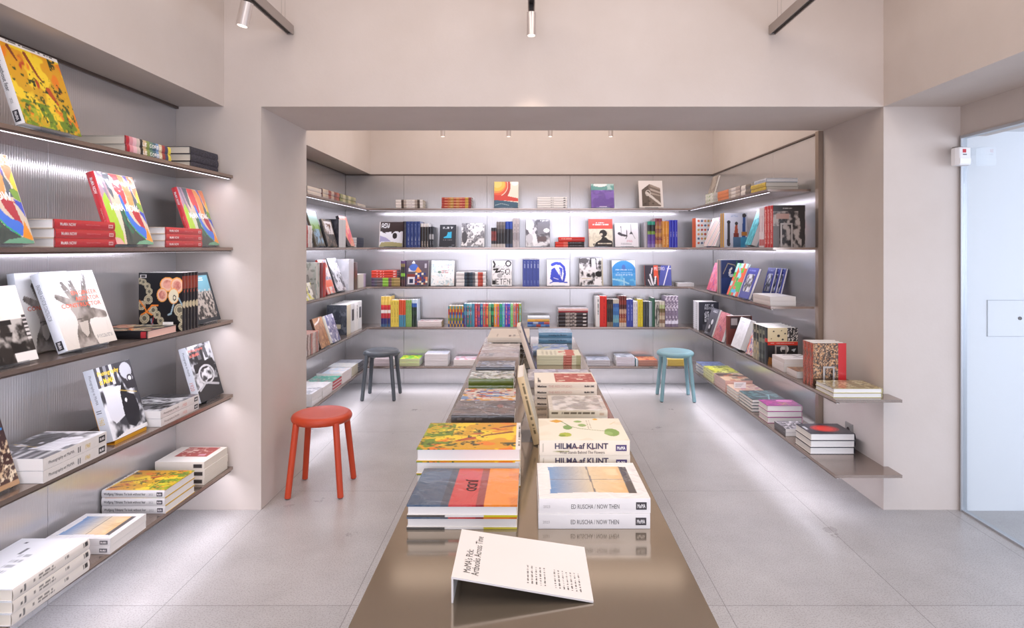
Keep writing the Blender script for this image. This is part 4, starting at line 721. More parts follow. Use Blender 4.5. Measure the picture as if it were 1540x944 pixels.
panel_m = mat('ribbed_translucent_panel', 'cac6c5', .2, spec=.9, metal=.55)
nt = panel_m.node_tree; bs = nt.nodes['Principled BSDF']
bs.inputs['Coat Weight'].default_value = .4; bs.inputs['Coat Roughness'].default_value = .12
bs.inputs['Anisotropic'].default_value = .7
tg = nt.nodes.new('ShaderNodeTangent'); tg.direction_type = 'RADIAL'; tg.axis = 'Z'
nt.links.new(tg.outputs[0], bs.inputs['Tangent'])
tc = nt.nodes.new('ShaderNodeTexCoord')
sep = nt.nodes.new('ShaderNodeSeparateXYZ'); nt.links.new(tc.outputs['Object'], sep.inputs[0])
ad = nt.nodes.new('ShaderNodeMath'); ad.operation = 'ADD'; nt.links.new(sep.outputs[0], ad.inputs[0]); nt.links.new(sep.outputs[1], ad.inputs[1])
ml = nt.nodes.new('ShaderNodeMath'); ml.operation = 'MULTIPLY'; ml.inputs[1].default_value = 2*math.pi/.012; nt.links.new(ad.outputs[0], ml.inputs[0])
sn = nt.nodes.new('ShaderNodeMath'); sn.operation = 'SINE'; nt.links.new(ml.outputs[0], sn.inputs[0])
bp = nt.nodes.new('ShaderNodeBump'); bp.inputs['Strength'].default_value = .12; bp.inputs['Distance'].default_value = .002
nt.links.new(sn.outputs[0], bp.inputs['Height']); nt.links.new(bp.outputs[0], bs.inputs['Normal'])
bronze = mat('bronze_steel', 'aa9a90', .24, metal=.85, bump=(8, .01))
bronze_d = mat('bronze_trim', '6f625b', .38, metal=.7)
tablem = mat('champagne_metal_top', 'b5a795', .13, metal=.8, mottle=(3, 'ada08e', .3))
track_m = mat('track_aluminium', 'a99f99', .4, metal=.6)
track_d = mat('track_groove', '2a2220', .5)
spot_m = mat('polished_spot_body', 'dcd6d4', .3, metal=.9)
led_m = mat('led_diffuser', 'ffffff', .4, emit='f6f2ff', es=2.5)
lens_m = mat('spot_lens', 'ffffff', .3, emit='fff2e4', es=1.6)

def st_box(name, b, m, n=None):
    mb = MB(); mb.box(*b); return tag(mb.build(name, m), kind='structure')
mb = MB(); mb.box(-3.2, YN-.3, -.12, 4.6, 7.1, 0); tag(mb.build('floor', floor_m), kind='structure')
mb = MB(); mb.box(-2.4, YN, ZC, XR+.6, 7.1, ZC+.12); tag(mb.build('ceiling', plaster), kind='structure')
# wall with the opening (pillars and lintel) as one front wall
mb = MB()
mb.box(-2.3, YF, 0, XL, YB, ZO); mb.box(XR, YF, 0, 4.6, YB, ZO); mb.box(-2.3, YF, ZO, 4.6, YB, ZC)
tag(mb.build('wall_middle', plaster), kind='structure')
mb = MB(); mb.box(-2.3, YN, 0, XP-.03, YF, ZO+.02); mb.box(-2.3, YN, ZO, XU, YF, ZC)
tag(mb.build('wall_left', plaster), kind='structure')
mb = MB(); mb.box(-2.3, YB, 0, XP-.03, 6.95, ZO+.02); mb.box(-2.3, YB, ZO, XU, 6.95, ZC)
tag(mb.build('wall_back_left', plaster), kind='structure')
mb = MB(); mb.box(XU, YW+.03, 0, XQ+.03, 6.95, ZO); mb.box(XU, YW, ZO, XQ+.2, 6.95, ZC); mb.box(XP-.05, YW+.03, 0, XU, 6.95, ZO)
tag(mb.build('wall_back', plaster), kind='structure')
mb = MB(); mb.box(XQ+.03, YB, 0, 2.3, 6.95, ZO); mb.box(XQ, YB, ZO, 2.3, 6.95, ZC)
tag(mb.build('wall_back_right', plaster), kind='structure')
# right side of the front room: upper wall, soffit, beam over the glass
mb = MB(); mb.box(XR, YN, ZO, XR+.25, YF, ZC); mb.box(XR+.25, YN, ZO+.0, XG+.14, YF, ZO+.14)
tag(mb.build('wall_right', plaster), kind='structure')
mb = MB(); mb.box(XG, YN, 2.135, XG+.14, YF, ZO)
tag(mb.build('wall_right_beam', plaster), kind='structure')
# space beyond the glass
lobby = mat('lobby_white_paint', 'dfe1e4', .6, spec=.3)
mb = MB(); mb.box(XG+.02, YF-.012, 0, 4.6, YF-.0005, 2.16)
tag(mb.build('wall_lobby', lobby), kind='structure')
mb = MB(); mb.box(XG+.14, YN, 2.16, 4.7, YF, 2.28)
tag(mb.build('ceiling_lobby', lobby), kind='structure')
mb = MB(); mb.box(4.6, 1.2, 0, 4.7, YF, 2.28)
tag(mb.build('wall_lobby_side', lobby), kind='structure')
# fixed glazing in a slim frame
fr = mat('grey_window_frame', 'b4b6ba', .4, metal=.5)
t = empty('window_1', (XG, 0, 0)); tag(t, kind='structure')
mb = MB(); mb.box(-.012, YF-.022, 0, .022, YF-.013, 2.135); mb.box(-.012, YN+.05, 2.12, .022, YF-.022, 2.1345); mb.box(-.008, YN+.05, 0.0005, .02, YF-.022, .01)
mb.build('window_frame', fr, t)
mb = MB(); mb.box(0, YN+.05, .0101, .01, YF-.0225, 2.1195)
M_GLASS = clear_mat('window_glass', 'f8fbfc', .0, .5, 0, base=.02)
mb.build('glass_pane', M_GLASS, t)
# front wall of the shop (behind the camera) with a wide shop window
mb = MB(); mb.box(-2.3, YN-.15, 2.7, 4.7, YN, ZC); mb.box(-2.3, YN-.15, 0, -1.9, YN, 2.7); mb.box(XG-.1, YN-.15, 0, XG+.14, YN, 2.7)
tag(mb.build('wall_front', plaster), kind='structure')

# panel cladding of the shelf bays
def panels(name, rects):
    mb = MB()
    for a in rects: mb.box(*a)
    tag(mb.build(name, panel_m, bevel=.001), kind='structure')
def splits(a, b, js):
    e = [a]+[j for j in js if a < j < b]+[b]; return [(e[i]+.001, e[i+1]-.001) for i in range(len(e)-1)]
tr = .012
panels('trim_1', [(x0, YW, .002, x1, YW+.028, ZO-.013) for x0, x1 in splits(XP+.001, XQ-.001, [-1.375, -.46, .455, 1.37])])
panels('trim_2', [(XP-.028, y0, .002, XP, y1, ZO-.013) for y0, y1 in splits(YB+.001, YW-.001, [5.05, 5.96])])
panels('trim_3', [(XQ, y0, .002, XQ+.028, y1, ZO-.013) for y0, y1 in splits(YB+.05, YW-.001, [5.05, 5.96])])
panels('trim_4', [(XP-.028, y0, .002, XP, y1, ZO-.013) for y0, y1 in splits(YN, YF-.001, [-.2, .72, 1.63, 2.55])])
# dark metal channels: along the panel tops and the post at the opening
mb = MB(); mb.box(XP, YW-.012, ZO-.012, XQ-.012, YW, ZO-.0005); mb.box(XP-.0, YB+.001, ZO-.012, XP+.012, YW-.012, ZO-.0005); mb.box(XQ-.012, YB+.05, ZO-.012, XQ, YW, ZO-.0005)
mb.box(XP, YN, ZO-.014, XP+.014, YF-.001, ZO-.0005)
tag(mb.build('trim_5', bronze_d), kind='structure')
mb = MB(); mb.box(XQ-.034, YB+.002, .001, XQ+.001, YB+.048, ZO-.001)
tag(mb.build('trim_6', mat('post_bronze', '9b8a7c', .4, metal=.6)), kind='structure')

# ------------------------------------------------------------------ shelves: board, led profile beneath
LEDS = []
def shelf(pts, led, label, zt, glow):
    """pts: board outline ccw; led: (start, end) of the profile line and inward side"""
    cx = sum(p[0] for p in pts)/len(pts); cy = sum(p[1] for p in pts)/len(pts)
    r = empty('wall_shelf', (cx, cy, zt)); tag(r, label, 'shelf', 'wall shelves')
    mb = MB(); mb.prism([(p[0]-cx, p[1]-cy) for p in pts], -.016, 0); mb.build('shelf_board', bronze, r)
    (a, b, inw) = led
    a = Vector((a[0]-cx, a[1]-cy)); b = Vector((b[0]-cx, b[1]-cy)); nrm = Vector(inw)
    def bar(o0, o1, z0, z1, m, nm):
        P = [a+nrm*o0, b+nrm*o0, b+nrm*o1, a+nrm*o1]
        ar = sum(P[i].x*P[(i+1) % 4].y-P[(i+1) % 4].x*P[i].y for i in range(4))
        if ar < 0: P.reverse()
        mm = MB(); mm.prism([(p.x, p.y) for p in P], z0, z1); return mm.build(nm, m, r)
    pr = bar(.004, .024, -.0235, -.0161, bronze_d, 'led_profile')
    bar(.008, .020, -.0239, -.0230, led_m, 'led_strip')
    mid = (a+b)/2+nrm*.016; L = (b-a).length; d = (b-a).normalized()
    li = bpy.data.lights.new('shelf_led', 'AREA'); li.shape = 'RECTANGLE'; li.size = L-.04; li.size_y = .02
    li.energy = glow*L; li.color = lin_rgb('f0efff'); li.spread = R(170)
    lo = bpy.data.objects.new('shelf_led', li); C.objects.link(lo)
    # light looks down and slightly to the wall
    zdir = -(Vector((nrm.x*.35, nrm.y*.35, -1)).normalized()); xd = Vector((d.x, d.y, 0)); yd = zdir.cross(xd)
    M = Matrix((xd, yd, zdir)).transposed().to_4x4(); M.translation = Vector((mid.x+cx, mid.y+cy, zt-.028)); lo.matrix_world = M
def lin_rgb(c): return lin(c)
nm = ['top', 'second', 'third', 'fourth', 'lowest']
GL_N = [1.4, 1.8, 1.8, 1.9, 2.0]
for k in range(5):
    z = ZS[k]; g = GL_N[k]
    shelf([(XP+.001, 1.0), (-1.775, 1.0), (-1.69, YF-.002), (XP+.001, YF-.002)], ((-1.775, 1.02), (-1.69, YF-.02), (-1, 0)),
          nm[k]+' bronze metal shelf on the near left wall', z, g)
    shelf([(XP+.001, YB+.003), (-1.69, YB+.003), (-1.69, 6.399), (XP+.001, 6.399)], ((-1.69, YB+.02), (-1.69, 6.39), (-1, 0)),
          nm[k]+' bronze metal shelf on the left wall beyond the opening', z, g)
    shelf([(XP+.001, 6.40), (XQ-.001, 6.40), (XQ-.001, YW-.0005), (XP+.001, YW-.0005)], ((-1.68, 6.40), (1.68, 6.40), (0, 1)),
          nm[k]+' bronze metal shelf across the back wall', z, g)
    y0 = [4.30, 4.205, 4.245, 3.345, 3.345][k]
    if k < 3: P = [(1.69, y0), (XQ-.036, y0), (XQ-.036, 6.399), (1.69, 6.399)]
    else: P = [(1.69, y0), (2.055, y0), (2.055, YF-.003), (XQ-.003, YF-.003), (XQ-.003, YB-.002), (XQ-.036, YB), (XQ-.036, 6.399), (1.69, 6.399)]
    shelf(P, ((1.69, y0+.01), (1.69, 6.39), (1, 0)), nm[k]+' bronze metal shelf on the right wall'+(' running through the opening' if k > 2 else ''), z, g)
    # front return of led light at the shelf's end
    if k > 2:
        pass

# ------------------------------------------------------------------ table
t = empty('display_table', (.01, 3.0, 0)); tag(t, 'long champagne coloured metal display table running down the room', 'table')
mb = MB(); mb.box(-.367, -2.15, .735, .367, 2.11, .75); o = mb.build('tabletop', tablem, t, bevel=.0015)
mb = MB(); mb.box(-.30, -2.05, .70, .30, 2.0, .7345); mb.build('support_frame', bronze_d, t)
for x in (-.24, .24):
    for y in (-1.9, 0, 1.85):
        mb = MB(); mb.box(x-.02, y-.02, .0005, x+.02, y+.02, .6995); mb.build('leg', bronze_d, t)

# ------------------------------------------------------------------ stools
def stool(col, name, loc, rz, label):
    m = mat('lacquer_'+name, col, .38, spec=.5)
    t = empty('stool', (*loc, 0), rz); tag(t, label, 'stool')
    rr = .178; H = .478
    prof = [(.10, H-.052), (.152, H-.055), (.172, H-.050), (.180, H-.037), (.182, H-.022), (.175, H-.008), (.163, H-.001), (.150, H), (.132, H-.0035), (.10, H-.005), (.05, H-.006), (.012, H-.006)]
    def dish(x, y, z):
        if z < H-.03: return 0
        return -.010*max(0, math.cos(math.atan2(y, x)*2))*(math.hypot(x, y)/rr)**2 if name == 'charcoal' else -.003*abs(math.cos(math.atan2(y, x)))*(math.hypot(x, y)/rr)**2
    mb = MB(); mb.lathe(prof, 64, warp=dish); mb.build('seat', m, t, smooth=True)
    for sx in (-1, 1):
        for sy in (-1, 1):
            mb = MB(); mb.tube((sx*.156, sy*.156, .006), (sx*.118, sy*.118, H-.038), .0185, .0200, 10)
            mb.build('leg', m, t, bevel=.002)
            if name == 'red':
                mb = MB(); mb.tube((sx*.1565, sy*.1565, .0003), (sx*.156, sy*.156, .0062), .013, .013, 16); lg = mb.build('foot_glide', M_ACRYL, t)
    if name != 'red':
        for sx in (-1, 1):
            for sy in (-1, 1):
                mb = MB(); mb.tube((sx*.1565, sy*.1565, .0003), (sx*.156, sy*.156, .0062), .013, .013, 12); mb.build('foot_glide', track_d, t)
stool('c3431f', 'red', (-1.286, 3.787), R(2), 'bright red orange stool standing by the left pillar')
stool('4d5257', 'charcoal', (-1.474, 6.10), R(1), 'charcoal grey stool in the far left corner')
stool('83a8b0', 'teal', (1.458, 6.05), R(-4), 'pale teal stool at the far right of the back room')

# ------------------------------------------------------------------ track lights
def track(x, y0, y1, zb, label):
    t = empty('light_track', (x, (y0+y1)/2, zb)); tag(t, label, 'track light rail', 'ceiling light tracks')
    L = (y1-y0)/2
    mb = MB(); mb.box(-.019, -L, .004, -.013, L, .055); mb.box(.013, -L, .004, .019, L, .055); mb.box(-.013, -L, .049, .013, L, .055)
    mb.box(-.013, L-.004, .004, .013, L, .049)
    mb.build('rail', track_m, t)
    mb = MB(); mb.box(-.0128, -L+.001, .012, .0128, L-.0045, .0485); mb.build('conductor_groove', track_d, t)
    for yy in (-L+.3, 0, L-.1):
        for xx in (-.01, .01):
            mb = MB(); mb.tube((xx, yy, .0551), (xx, yy, ZC-zb-.0005), .0012, .0012, 6); mb.build('suspension_wire', track_m, t)
def spot(x, y, zt, r, h, tilt, label, energy=14, col='ffe9d6', aim=True, size=70):
    t = empty('spotlight', (x, y, zt)); tag(t, label, 'spotlight', 'track spotlights')
    mb = MB(); mb.box(-.011, -.02, -.026, .011, .02, .0115); mb.build('adapter', track_d, t)
    b = empty('head', (0, 0, -.026)); b.parent = t; b.rotation_euler = tilt
    mb = MB(); mb.tube((0, 0, -.002), (0, 0, -h), r, r, 28); o = mb.build('spot_body', spot_m, b, smooth=False)
    mb = MB(); mb.tube((0, 0, -h+.004), (0, 0, -h-.0015), r*.8, r*.8, 24); mb.build('lens', lens_m, b)
    li = bpy.data.lights.new('spot_lamp', 'SPOT'); li.energy = energy; li.spot_size = R(size); li.spot_blend = .9; li.shadow_soft_size = r*.8
    li.color = lin_rgb(col)
    lo = bpy.data.objects.new('spot_lamp', li); C.objects.link(lo)
    bpy.context.view_layer.update()
    lo.matrix_world = Matrix.Translation((x, y, zt-.026)) @ Matrix.Rotation(tilt[0], 4, 'X') @ Matrix.Rotation(tilt[1], 4, 'Y') @ Matrix.Translation((0, 0, -h-.02))
    return t
track(-1.355, .2, 3.46, 2.705, 'metal light track hanging at the upper left of the near room')
track(1.385, .2, 3.46, 2.705, 'metal light track hanging at the upper right of the near room')
track(.015, .2, 3.36, 2.80, 'metal light track hanging over the display table')
track(0, 4.5, 6.3, 2.90, 'metal light track hidden above the opening in the back room')
spot(-1.355, 2.93, 2.705, .029, .115, (0, R(12), 0), 'small silver spotlight tilted on the left light track', 22)
spot(.015, 3.30, 2.80, .0255, .125, (0, 0, 0), 'small silver spotlight over the middle of the lintel', 22)
spot(.015, 1.6, 2.80, .0255, .125, (0, 0, 0), 'silver spotlight above the near end of the table', 22)
spot(-1.355, 1.4, 2.705, .029, .115, (0, R(20), 0), 'silver spotlight on the left track near the shopfront', 22)
spot(1.385, 1.6, 2.705, .029, .115, (0, R(10), 0), 'silver spotlight on the right track near the shopfront', 22)
for i, px in enumerate((666, 765, 827.5, 918.5)):
    w = ['leftmost', 'second from left', 'third from left', 'rightmost'][i]
    spot((px-CX)*5.95/F, 5.95, 2.715, .0225, .105, (R(0), 0, 0), w+' of the four spotlight ends peeping under the lintel', 16)

# ------------------------------------------------------------------ small fittings
t = empty('motion_sensor', (2.41, 3.40, 2.01)); tag(t, 'white motion sensor on a bracket in the corner by the glass', 'alarm sensor')
wp = mat('white_plastic', 'eeecec', .35)
mb = MB(); mb.prism([(-.042, -.02), (-.030, -.042), (.030, -.042), (.042, -.02), (.042, .014), (-.042, .014)], -.055, .045); o = mb.build('sensor_body', wp, t, bevel=.006)
mb = MB(); mb.prism([(-.030, -.046), (.030, -.046), (.030, -.041), (-.030, -.041)], -.047, -.016); mb.build('sensor_lens', mat('sensor_lens', 'f7f7f7', .2), t, bevel=.002)
mb = MB(); mb.box(-.014, -.044, .014, .004, -.042, .033); mb.build('red_logo', mat('logo_red', 'c8323c', .4), t)
mb = MB()
for i in range(4): mb.box(-.013+i*.0055, -.0435, .001, -.009+i*.0055, -.042, .006)
mb.build('logo_lettering', ink('4a4a4a'), t)
mb = MB(); mb.box(-.02, .005, .046, .02, .035, .054); mb.box(.012, .014, .01, .0595, .04, .05); mb.build('bracket', mat('bracket_grey', '6c6662', .5), t)
t = empty('power_socket', (2.029, 3.85, 1.05)); t.location.z = .0
t.location = (2.0295, 3.845, 1.5-274*3.845/F); tag(t, 'square brushed metal power socket on the right pillar above the lowest shelf', 'socket')
mb = MB(); mb.box(-.008, -.044, -.044, 0, .044, .044); mb.build('socket_plate', mat('brushed_steel_plate', 'a9a49f', .4, metal=.5), t, bevel=.003)
mb = MB(); mb.tube((-.0105, 0, 0), (-.0081, 0, 0), .024, .024, 28); mb.build('socket_ring', mat('brushed_steel_plate'), t)
mb = MB(); mb.tube((-.0112, 0, 0), (-.0106, 0, 0), .018, .018, 24); mb.build('socket_well', mat('socket_dark', '3a3432', .6), t)
t = empty('access_panel', (2.72, YF-.0125, 1.097)); tag(t, 'white square access panel with black lock in the wall beyond the glass', 'access panel')
mb = MB(); mb.box(-.106, -.004, -.101, .106, -.0002, .101); mb.build('door_leaf', lobby, t)
mb = MB()
for a in ((-.109, -.003, -.104, -.1062, -.0001, .104), (.1062, -.003, -.104, .109, -.0001, .104), (-.109, -.003, .1012, .109, -.0001, .104), (-.109, -.003, -.104, .109, -.0001, -.1012)): mb.box(*a)
mb.build('panel_joint', mat('joint_grey', 'a7adb6', .6), t)
mb = MB(); mb.tube((.076, -.004, 0), (.076, -.008, 0), .010, .010, 20); mb.build('lock', mat('lock_black', '14161c', .4), t)

# ------------------------------------------------------------------ camera, light
cd = bpy.data.cameras.new('camera'); cd.lens = F/1540*36; cd.sensor_width = 36; cd.sensor_fit = 'HORIZONTAL'
cd.shift_x = -25/1540; cd.shift_y = -100/1540; cd.clip_start = .05
cam = bpy.data.objects.new('camera', cd); C.objects.link(cam); cam.location = (0, 0, EYE); cam.rotation_euler = (R(90), 0, 0)
sc = bpy.context.scene; sc.camera = cam
w = bpy.data.worlds.new('daylight'); sc.world = w; w.use_nodes = True
w.node_tree.nodes['Background'].inputs[0].default_value = (*lin('e8eeff'), 1); w.node_tree.nodes['Background'].inputs[1].default_value = 1.0
def area(name, loc, rot, sx, sy, e, col):
    li = bpy.data.lights.new(name, 'AREA'); li.shape = 'RECTANGLE'; li.size = sx; li.size_y = sy; li.energy = e; li.color = lin_rgb(col)
    o = bpy.data.objects.new(name, li); C.objects.link(o); o.location = loc; o.rotation_euler = rot; return o
area('near_room_fill', (.1, 1.2, ZC-.03), (0, 0, 0), 3.0, 3.6, 70, 'fff1e6')  # added soft overhead fill for the near room, not a fixture
area('back_room_fill', (.1, 5.4, ZC-.03), (0, 0, 0), 3.0, 1.9, 60, 'fff3ec')  # same kind of added fill lamp, over the back room
area('front_fill', (.2, YN+.02, 1.4), (R(90), 0, 0), 4.2, 2.5, 95, 'eeeeff')  # added cool fill from behind the camera, set in the shopfront opening
area('lobby_daylight', (3.6, .6, 1.7), (R(80), 0, 0), 2.0, 1.8, 85, 'e9efff')
area('lobby_side_daylight', (4.5, 1.6, 1.25), (0, R(90), 0), 2.0, 2.6, 34, 'dfe6ff')
sc.view_settings.view_transform = 'Standard'; sc.view_settings.look = 'None'; sc.view_settings.gamma = 1
sc.view_settings.use_curve_mapping = False; sc.view_settings.exposure = -.12
sc.cycles.use_denoising = True; sc.cycles.max_bounces = 8; sc.cycles.diffuse_bounces = 5; sc.cycles.glossy_bounces = 4
sc.cycles.transparent_max_bounces = 16; sc.cycles.sample_clamp_indirect = 6; sc.cycles.caustics_reflective = False; sc.cycles.caustics_refractive = False
sc.cycles.use_light_tree = True
# ------------------------------------------------------------------ near left wall (N)
face('N',0,38,123,.312,'field','yellow and orange meadow photo book leaning on top left shelf',d=.02,lean=18,T=.035)
spx('N',0,189,257,.076,2,'corbu','rainbow striped spine books lying on the top left shelf',d=.05,depth=.23)
spx('N',0,287,328,.115,3,'charcoal','dark grey books at the end of the top left shelf',d=.06,depth=.23)
face('N',1,0,57,.325,'swirl','colourful abstract cover book cropped by left photo edge',d=.03,lean=18,T=.035,u0=2.132-.256,W=.256)
spx('N',1,82,174,.105,3,'red_spine','red spined books stacked between the first two colourful covers',d=.035,depth=.25)
face('N',1,150,232,.325,'swirl','colourful abstract cover book between the two red stacks',d=.03,lean=18,T=.035,u0=2.559,W=.250)
spx('N',1,249,304,.098,3,'red_spine','red spined books stacked nearest the left pillar',d=.035,depth=.25)
face('N',1,300,341,.325,'swirl','colourful abstract cover book leaning next to the left pillar',d=.06,lean=18,T=.03,u0=3.215,W=.25)
face('N',2,0,51,.28,'sculpt','black and white sculpture photo book at left photo edge',d=.075,lean=18,T=.02,u0=1.97,W=.235)
face('N',2,0,90,.31,'hand_b','shrink wrapped hand cover book standing behind the leading one',d=.2,lean=7,T=.028,u0=2.29,W=.26,stand=False)
face('N',2,97,172,.318,'hand','white book with grey raised hand and orange title',d=.06,lean=20,T=.04,u0=2.325,W=.278)
stack('N',shelf_z(2),U('N',222,.01),U('N',266,.01),EDGE['N']+.01,.29,.038,1,'rings_flat','W','black book with bead rings lying flat on third left shelf')
row('N',2,274,298,.287,5,'rings','black books with bead ring cover upright on third left shelf',W=.214,d=.005)
face('N',2,301,341,.275,'city','dark framed cityscape book leaning beside the left pillar',d=.03,lean=16,T=.022,u0=3.185,W=.235)
face('N',3,0,31,.30,'umber','dark brown and gold cover book at left photo edge',d=.085,lean=17,T=.025,u0=1.90,W=.235)
spx('N',3,65,161,.088,2,'photo_yf','white photography books with yellow title lying on fourth left shelf',d=.02,depth=.25)
face('N',3,163,222.6,.318,'photo_y','white photography book with yellow title leaning on yellow stand',d=.06,lean=16,T=.045,u0=2.58,W=.235,stand='yellow')
spx('N',3,243,300,.076,2,'photo_rf','white photography books with pale red title lying flat',d=.01,depth=.25)
face('N',3,298,339,.305,'photo_r','white photography book with red title beside the left pillar',d=.03,lean=16,T=.04,u0=3.215,W=.24)
spx('N',4,17.8,135,.122,3,'plain_white','large plain white books nearest camera on lowest left shelf',d=.005,depth=.262)
def spw(p0, p1, depth, h, n, st, desc, d=.005, **kw): stack('N', shelf_z(4), U('N',p0,d), U('N',p1,d), EDGE['N']+d, depth, h, n, st, 'W', desc, **kw)
spw(166,221,.27,.064,2,'pane_low','white books with blue and sand window cover, lowest left shelf')
spw(249,294,.30,.111,3,'field_w','white spined books with yellow meadow cover, lowest left shelf')
spw(308,343,.262,.122,3,'studio_low','cream books with red rectangle cover beside the left pillar')
# ------------------------------------------------------------------ back room left wall (L)
spx('L',0,462,483,.07,2,'cream_small','cream books half hidden by left pillar on top shelf',depth=.2)
spx('L',0,485,510.5,.08,2,'earth_stack','brown and red spined books on top shelf behind pillar')
spx('L',0,511.5,535,.08,2,'olive_stack','olive spined books on top shelf left of the corner')
spx('L',0,537.5,549.5,.034,1,'cream_small','small white book in the far left corner of top shelf',depth=.16)
spx('L',1,452,470,.175,5,'mixed_stack','multicoloured paperbacks stacked just right of the left pillar',d=.06,depth=.2)
face('L',1,477,490,.31,'meadow','dark green landscape book leaning on second left back shelf',d=.03,lean=17,T=.02)
face('L',1,494,508,.245,'brown_inset','dark book with small inset photo leaning behind the pillar',d=.02,lean=15,T=.02)
row('L',1,509.5,520,.255,2,['onyx','onyx'],['left one of two black books standing by pink cover book','right one of two black books standing by pink cover book'],W=.17,d=.02)
face('L',1,523,534,.305,'bloom','pink and orange flower cover book leaning near the left corner',d=.03,lean=17,T=.03)
spx('L',1,536.5,547,.10,4,'ink_small','small dark books stacked in left corner of second shelf',depth=.15)
face('L',2,461,473,.20,'beige_yellow','small beige and yellow card leaning behind left pillar edge',d=.0,lean=15,T=.006,stand=False)
row('L',2,475,480.9,.29,1,'sage_photo',['pale sage spined book standing right of the left pillar'],W=.21,d=.02)
row('L',2,481.8,490,.285,2,['maroon','crimson'],['maroon spined book between sage and crimson spines','crimson spined book beside the maroon spine'],W=.2,d=.02)
face('L',2,493,505,.31,'coral_print','white book with coral print leaning on third left back shelf',d=.03,lean=17,T=.02)
face('L',2,508,521,.315,'mono_tall','tall white and black book leaning on third left back shelf',d=.03,lean=19,T=.04)
row('L',2,524.5,532,.30,2,'snowfield','white books standing near left corner of third shelf',W=.22,d=.02)
row('L',2,533,537.5,.265,1,'umber_spine',['thin brown spined book next to white books in left corner'],W=.2,d=.03)
row('L',2,538.5,550.5,.135,3,['ivory_slim','ivory_slim','mauve_slim'],['small ivory book first left of the mauve one','small ivory book touching the mauve one','small mauve book in left corner of third shelf'],W=.12,d=.04)
spx('L',3,462,480,.165,7,'pulp_stack','pinkish brown paperbacks piled right of the left pillar',d=.01,depth=.18)
face('L',3,483.5,497,.255,'kraft','brown illustrated book leaning on fourth left back shelf',d=.0,lean=18,T=.02)
face('L',3,500.5,512.5,.245,'blue_marble','blue marbled cover book leaning on fourth left back shelf',d=.0,lean=18,T=.03)
row('L',3,521.5,544,.285,4,['granite','dark_label','snow','dark_label'],['dark granite cover book standing in front of the corner row','first dark labelled spine of the left corner row','white spine between two dark labelled spines','last dark labelled spine of the left corner row'],W=.19,d=.05)
spx('L',4,469,484.5,.10,3,'photo_flat_a','white books with photo cover nearest left pillar, lowest shelf',d=.01)
spx('L',4,485.5,499.5,.09,3,'white_flat','plain white books second along lowest left back shelf',d=.01)
spx('L',4,500.5,514,.085,3,'jade_flat','jade green cover books on lowest left back shelf',d=.01)
spx('L',4,515,528.5,.10,4,'powder_flat','pale pink and blue books on lowest left back shelf',d=.01)
spx('L',4,529.3,538.5,.095,4,'linen_flat','cream spined books on lowest left back shelf',d=.02)
spx('L',4,539.3,546.8,.09,4,'graphite_flat','dark grey books at far end of lowest left shelf',d=.02)
# ------------------------------------------------------------------ back wall (B)
PX = lambda p: p*6.44/F
def bs(k,p0,p1,hp,n,st,desc,**kw): spx('B',k,p0,p1,PX(hp),n,st,desc,**{**dict(d=.02,depth=.2),**kw})
def br_(k,p0,p1,hp,n,st,desc,**kw): row('B',k,p0,p1,PX(hp),n,st,desc,**{**dict(d=.02,W=.2,jit=.006),**kw})
def bf(k,p0,p1,hp,st,desc,**kw): face('B',k,p0,p1,PX(hp),st,desc,**{**dict(d=.04,lean=12,T=.022),**kw})
bs(0,595,636,13,3,'oat_brown','brown and white spined books on top back shelf')
bs(0,664,709,16.5,4,'rust','rust red and orange spined books on top back shelf')
bf(0,743,779.5,41,'sunrise','red and yellow sunrise cover book on top back shelf')
bs(0,808,853,17,5,'white_five','white books stacked right of the sunrise cover book')
bf(0,889.5,924,37.5,'violet_teal','violet and teal cover book on top back shelf')
bf(0,962,998,43,'facade','white bordered building photo book on top back shelf',lean=14)
bf(1,569.6,605,38.5,'blob_dark','brown topped book with white blobs at left end',T=.02)
br_(1,606,610.5,39,1,'jet',['thin black book left of the four navy spines'])
br_(1,610.8,632,39,4,'navy','navy spines on second back shelf')
br_(1,632.5,644.5,36,3,'black_white_top','white topped black spines next to navy ones')
br_(1,645,652.5,31,2,'black_label','black spines with grey labels right of navy row')
bf(1,660.5,685.5,34,'boot','black book with a cyan boot shape on cover',T=.02)
bf(1,693.5,728,36.5,'sketchy','pale pencil sketch cover book on second back shelf')
br_(1,738.8,746.6,29.5,2,'black_red','short black and red spines in middle of second back shelf')
br_(1,746.8,760,38.5,3,'grey_black','grey topped black spines beside the short red ones')
br_(1,760.2,770.8,38.8,2,'cobalt_black','black spines with cobalt blue tops')
br_(1,771,781,43.5,2,'pearl','tall pale grey spines right of blue topped ones')
bf(1,790.8,827,42,'portrait_bw','grey abstract portrait cover book on second back shelf')
bs(1,835,879,8.5,2,'red_black','books with red and black spines under a red one')
z = shelf_z(1)+PX(8.5)
stack('B', z, U('B',840,.02), U('B',879.5,.02), 6.42, .19, PX(7), 1, 'red_flat', 'S', 'red book lying on top of two red and black books')
bf(1,886,922,43,'silhouette','red topped cover with dark head silhouette on second back shelf')
bf(1,925.5,960.5,36.5,'drips','white cover with thin black drips on second back shelf')
br_(1,969,973.6,38,1,'dove',['thin grey book left of the purple and teal spines'])
br_(1,973.8,985.2,39,2,'purple_teal','teal and purple spines on second back shelf')
br_(1,985.4,996,43.5,2,'plaid','tall plaid patterned spines on second back shelf')
br_(1,996.2,1006,39.5,2,'amber','amber spines left of the bright blue ones')
br_(1,1006.2,1019,41,3,'ultramarine','bright blue spines on second back shelf')
bs(2,558.6,602,13,3,'lime_mauve','mauve and lime spined books under the red ones',d=.03,jit=.002)
stack('B', shelf_z(2)+PX(13), U('B',558.6,.03), U('B',597,.03), 6.43, .2, PX(11), 3, 'tango', 'S', 'orange red books on the mauve and lime ones')
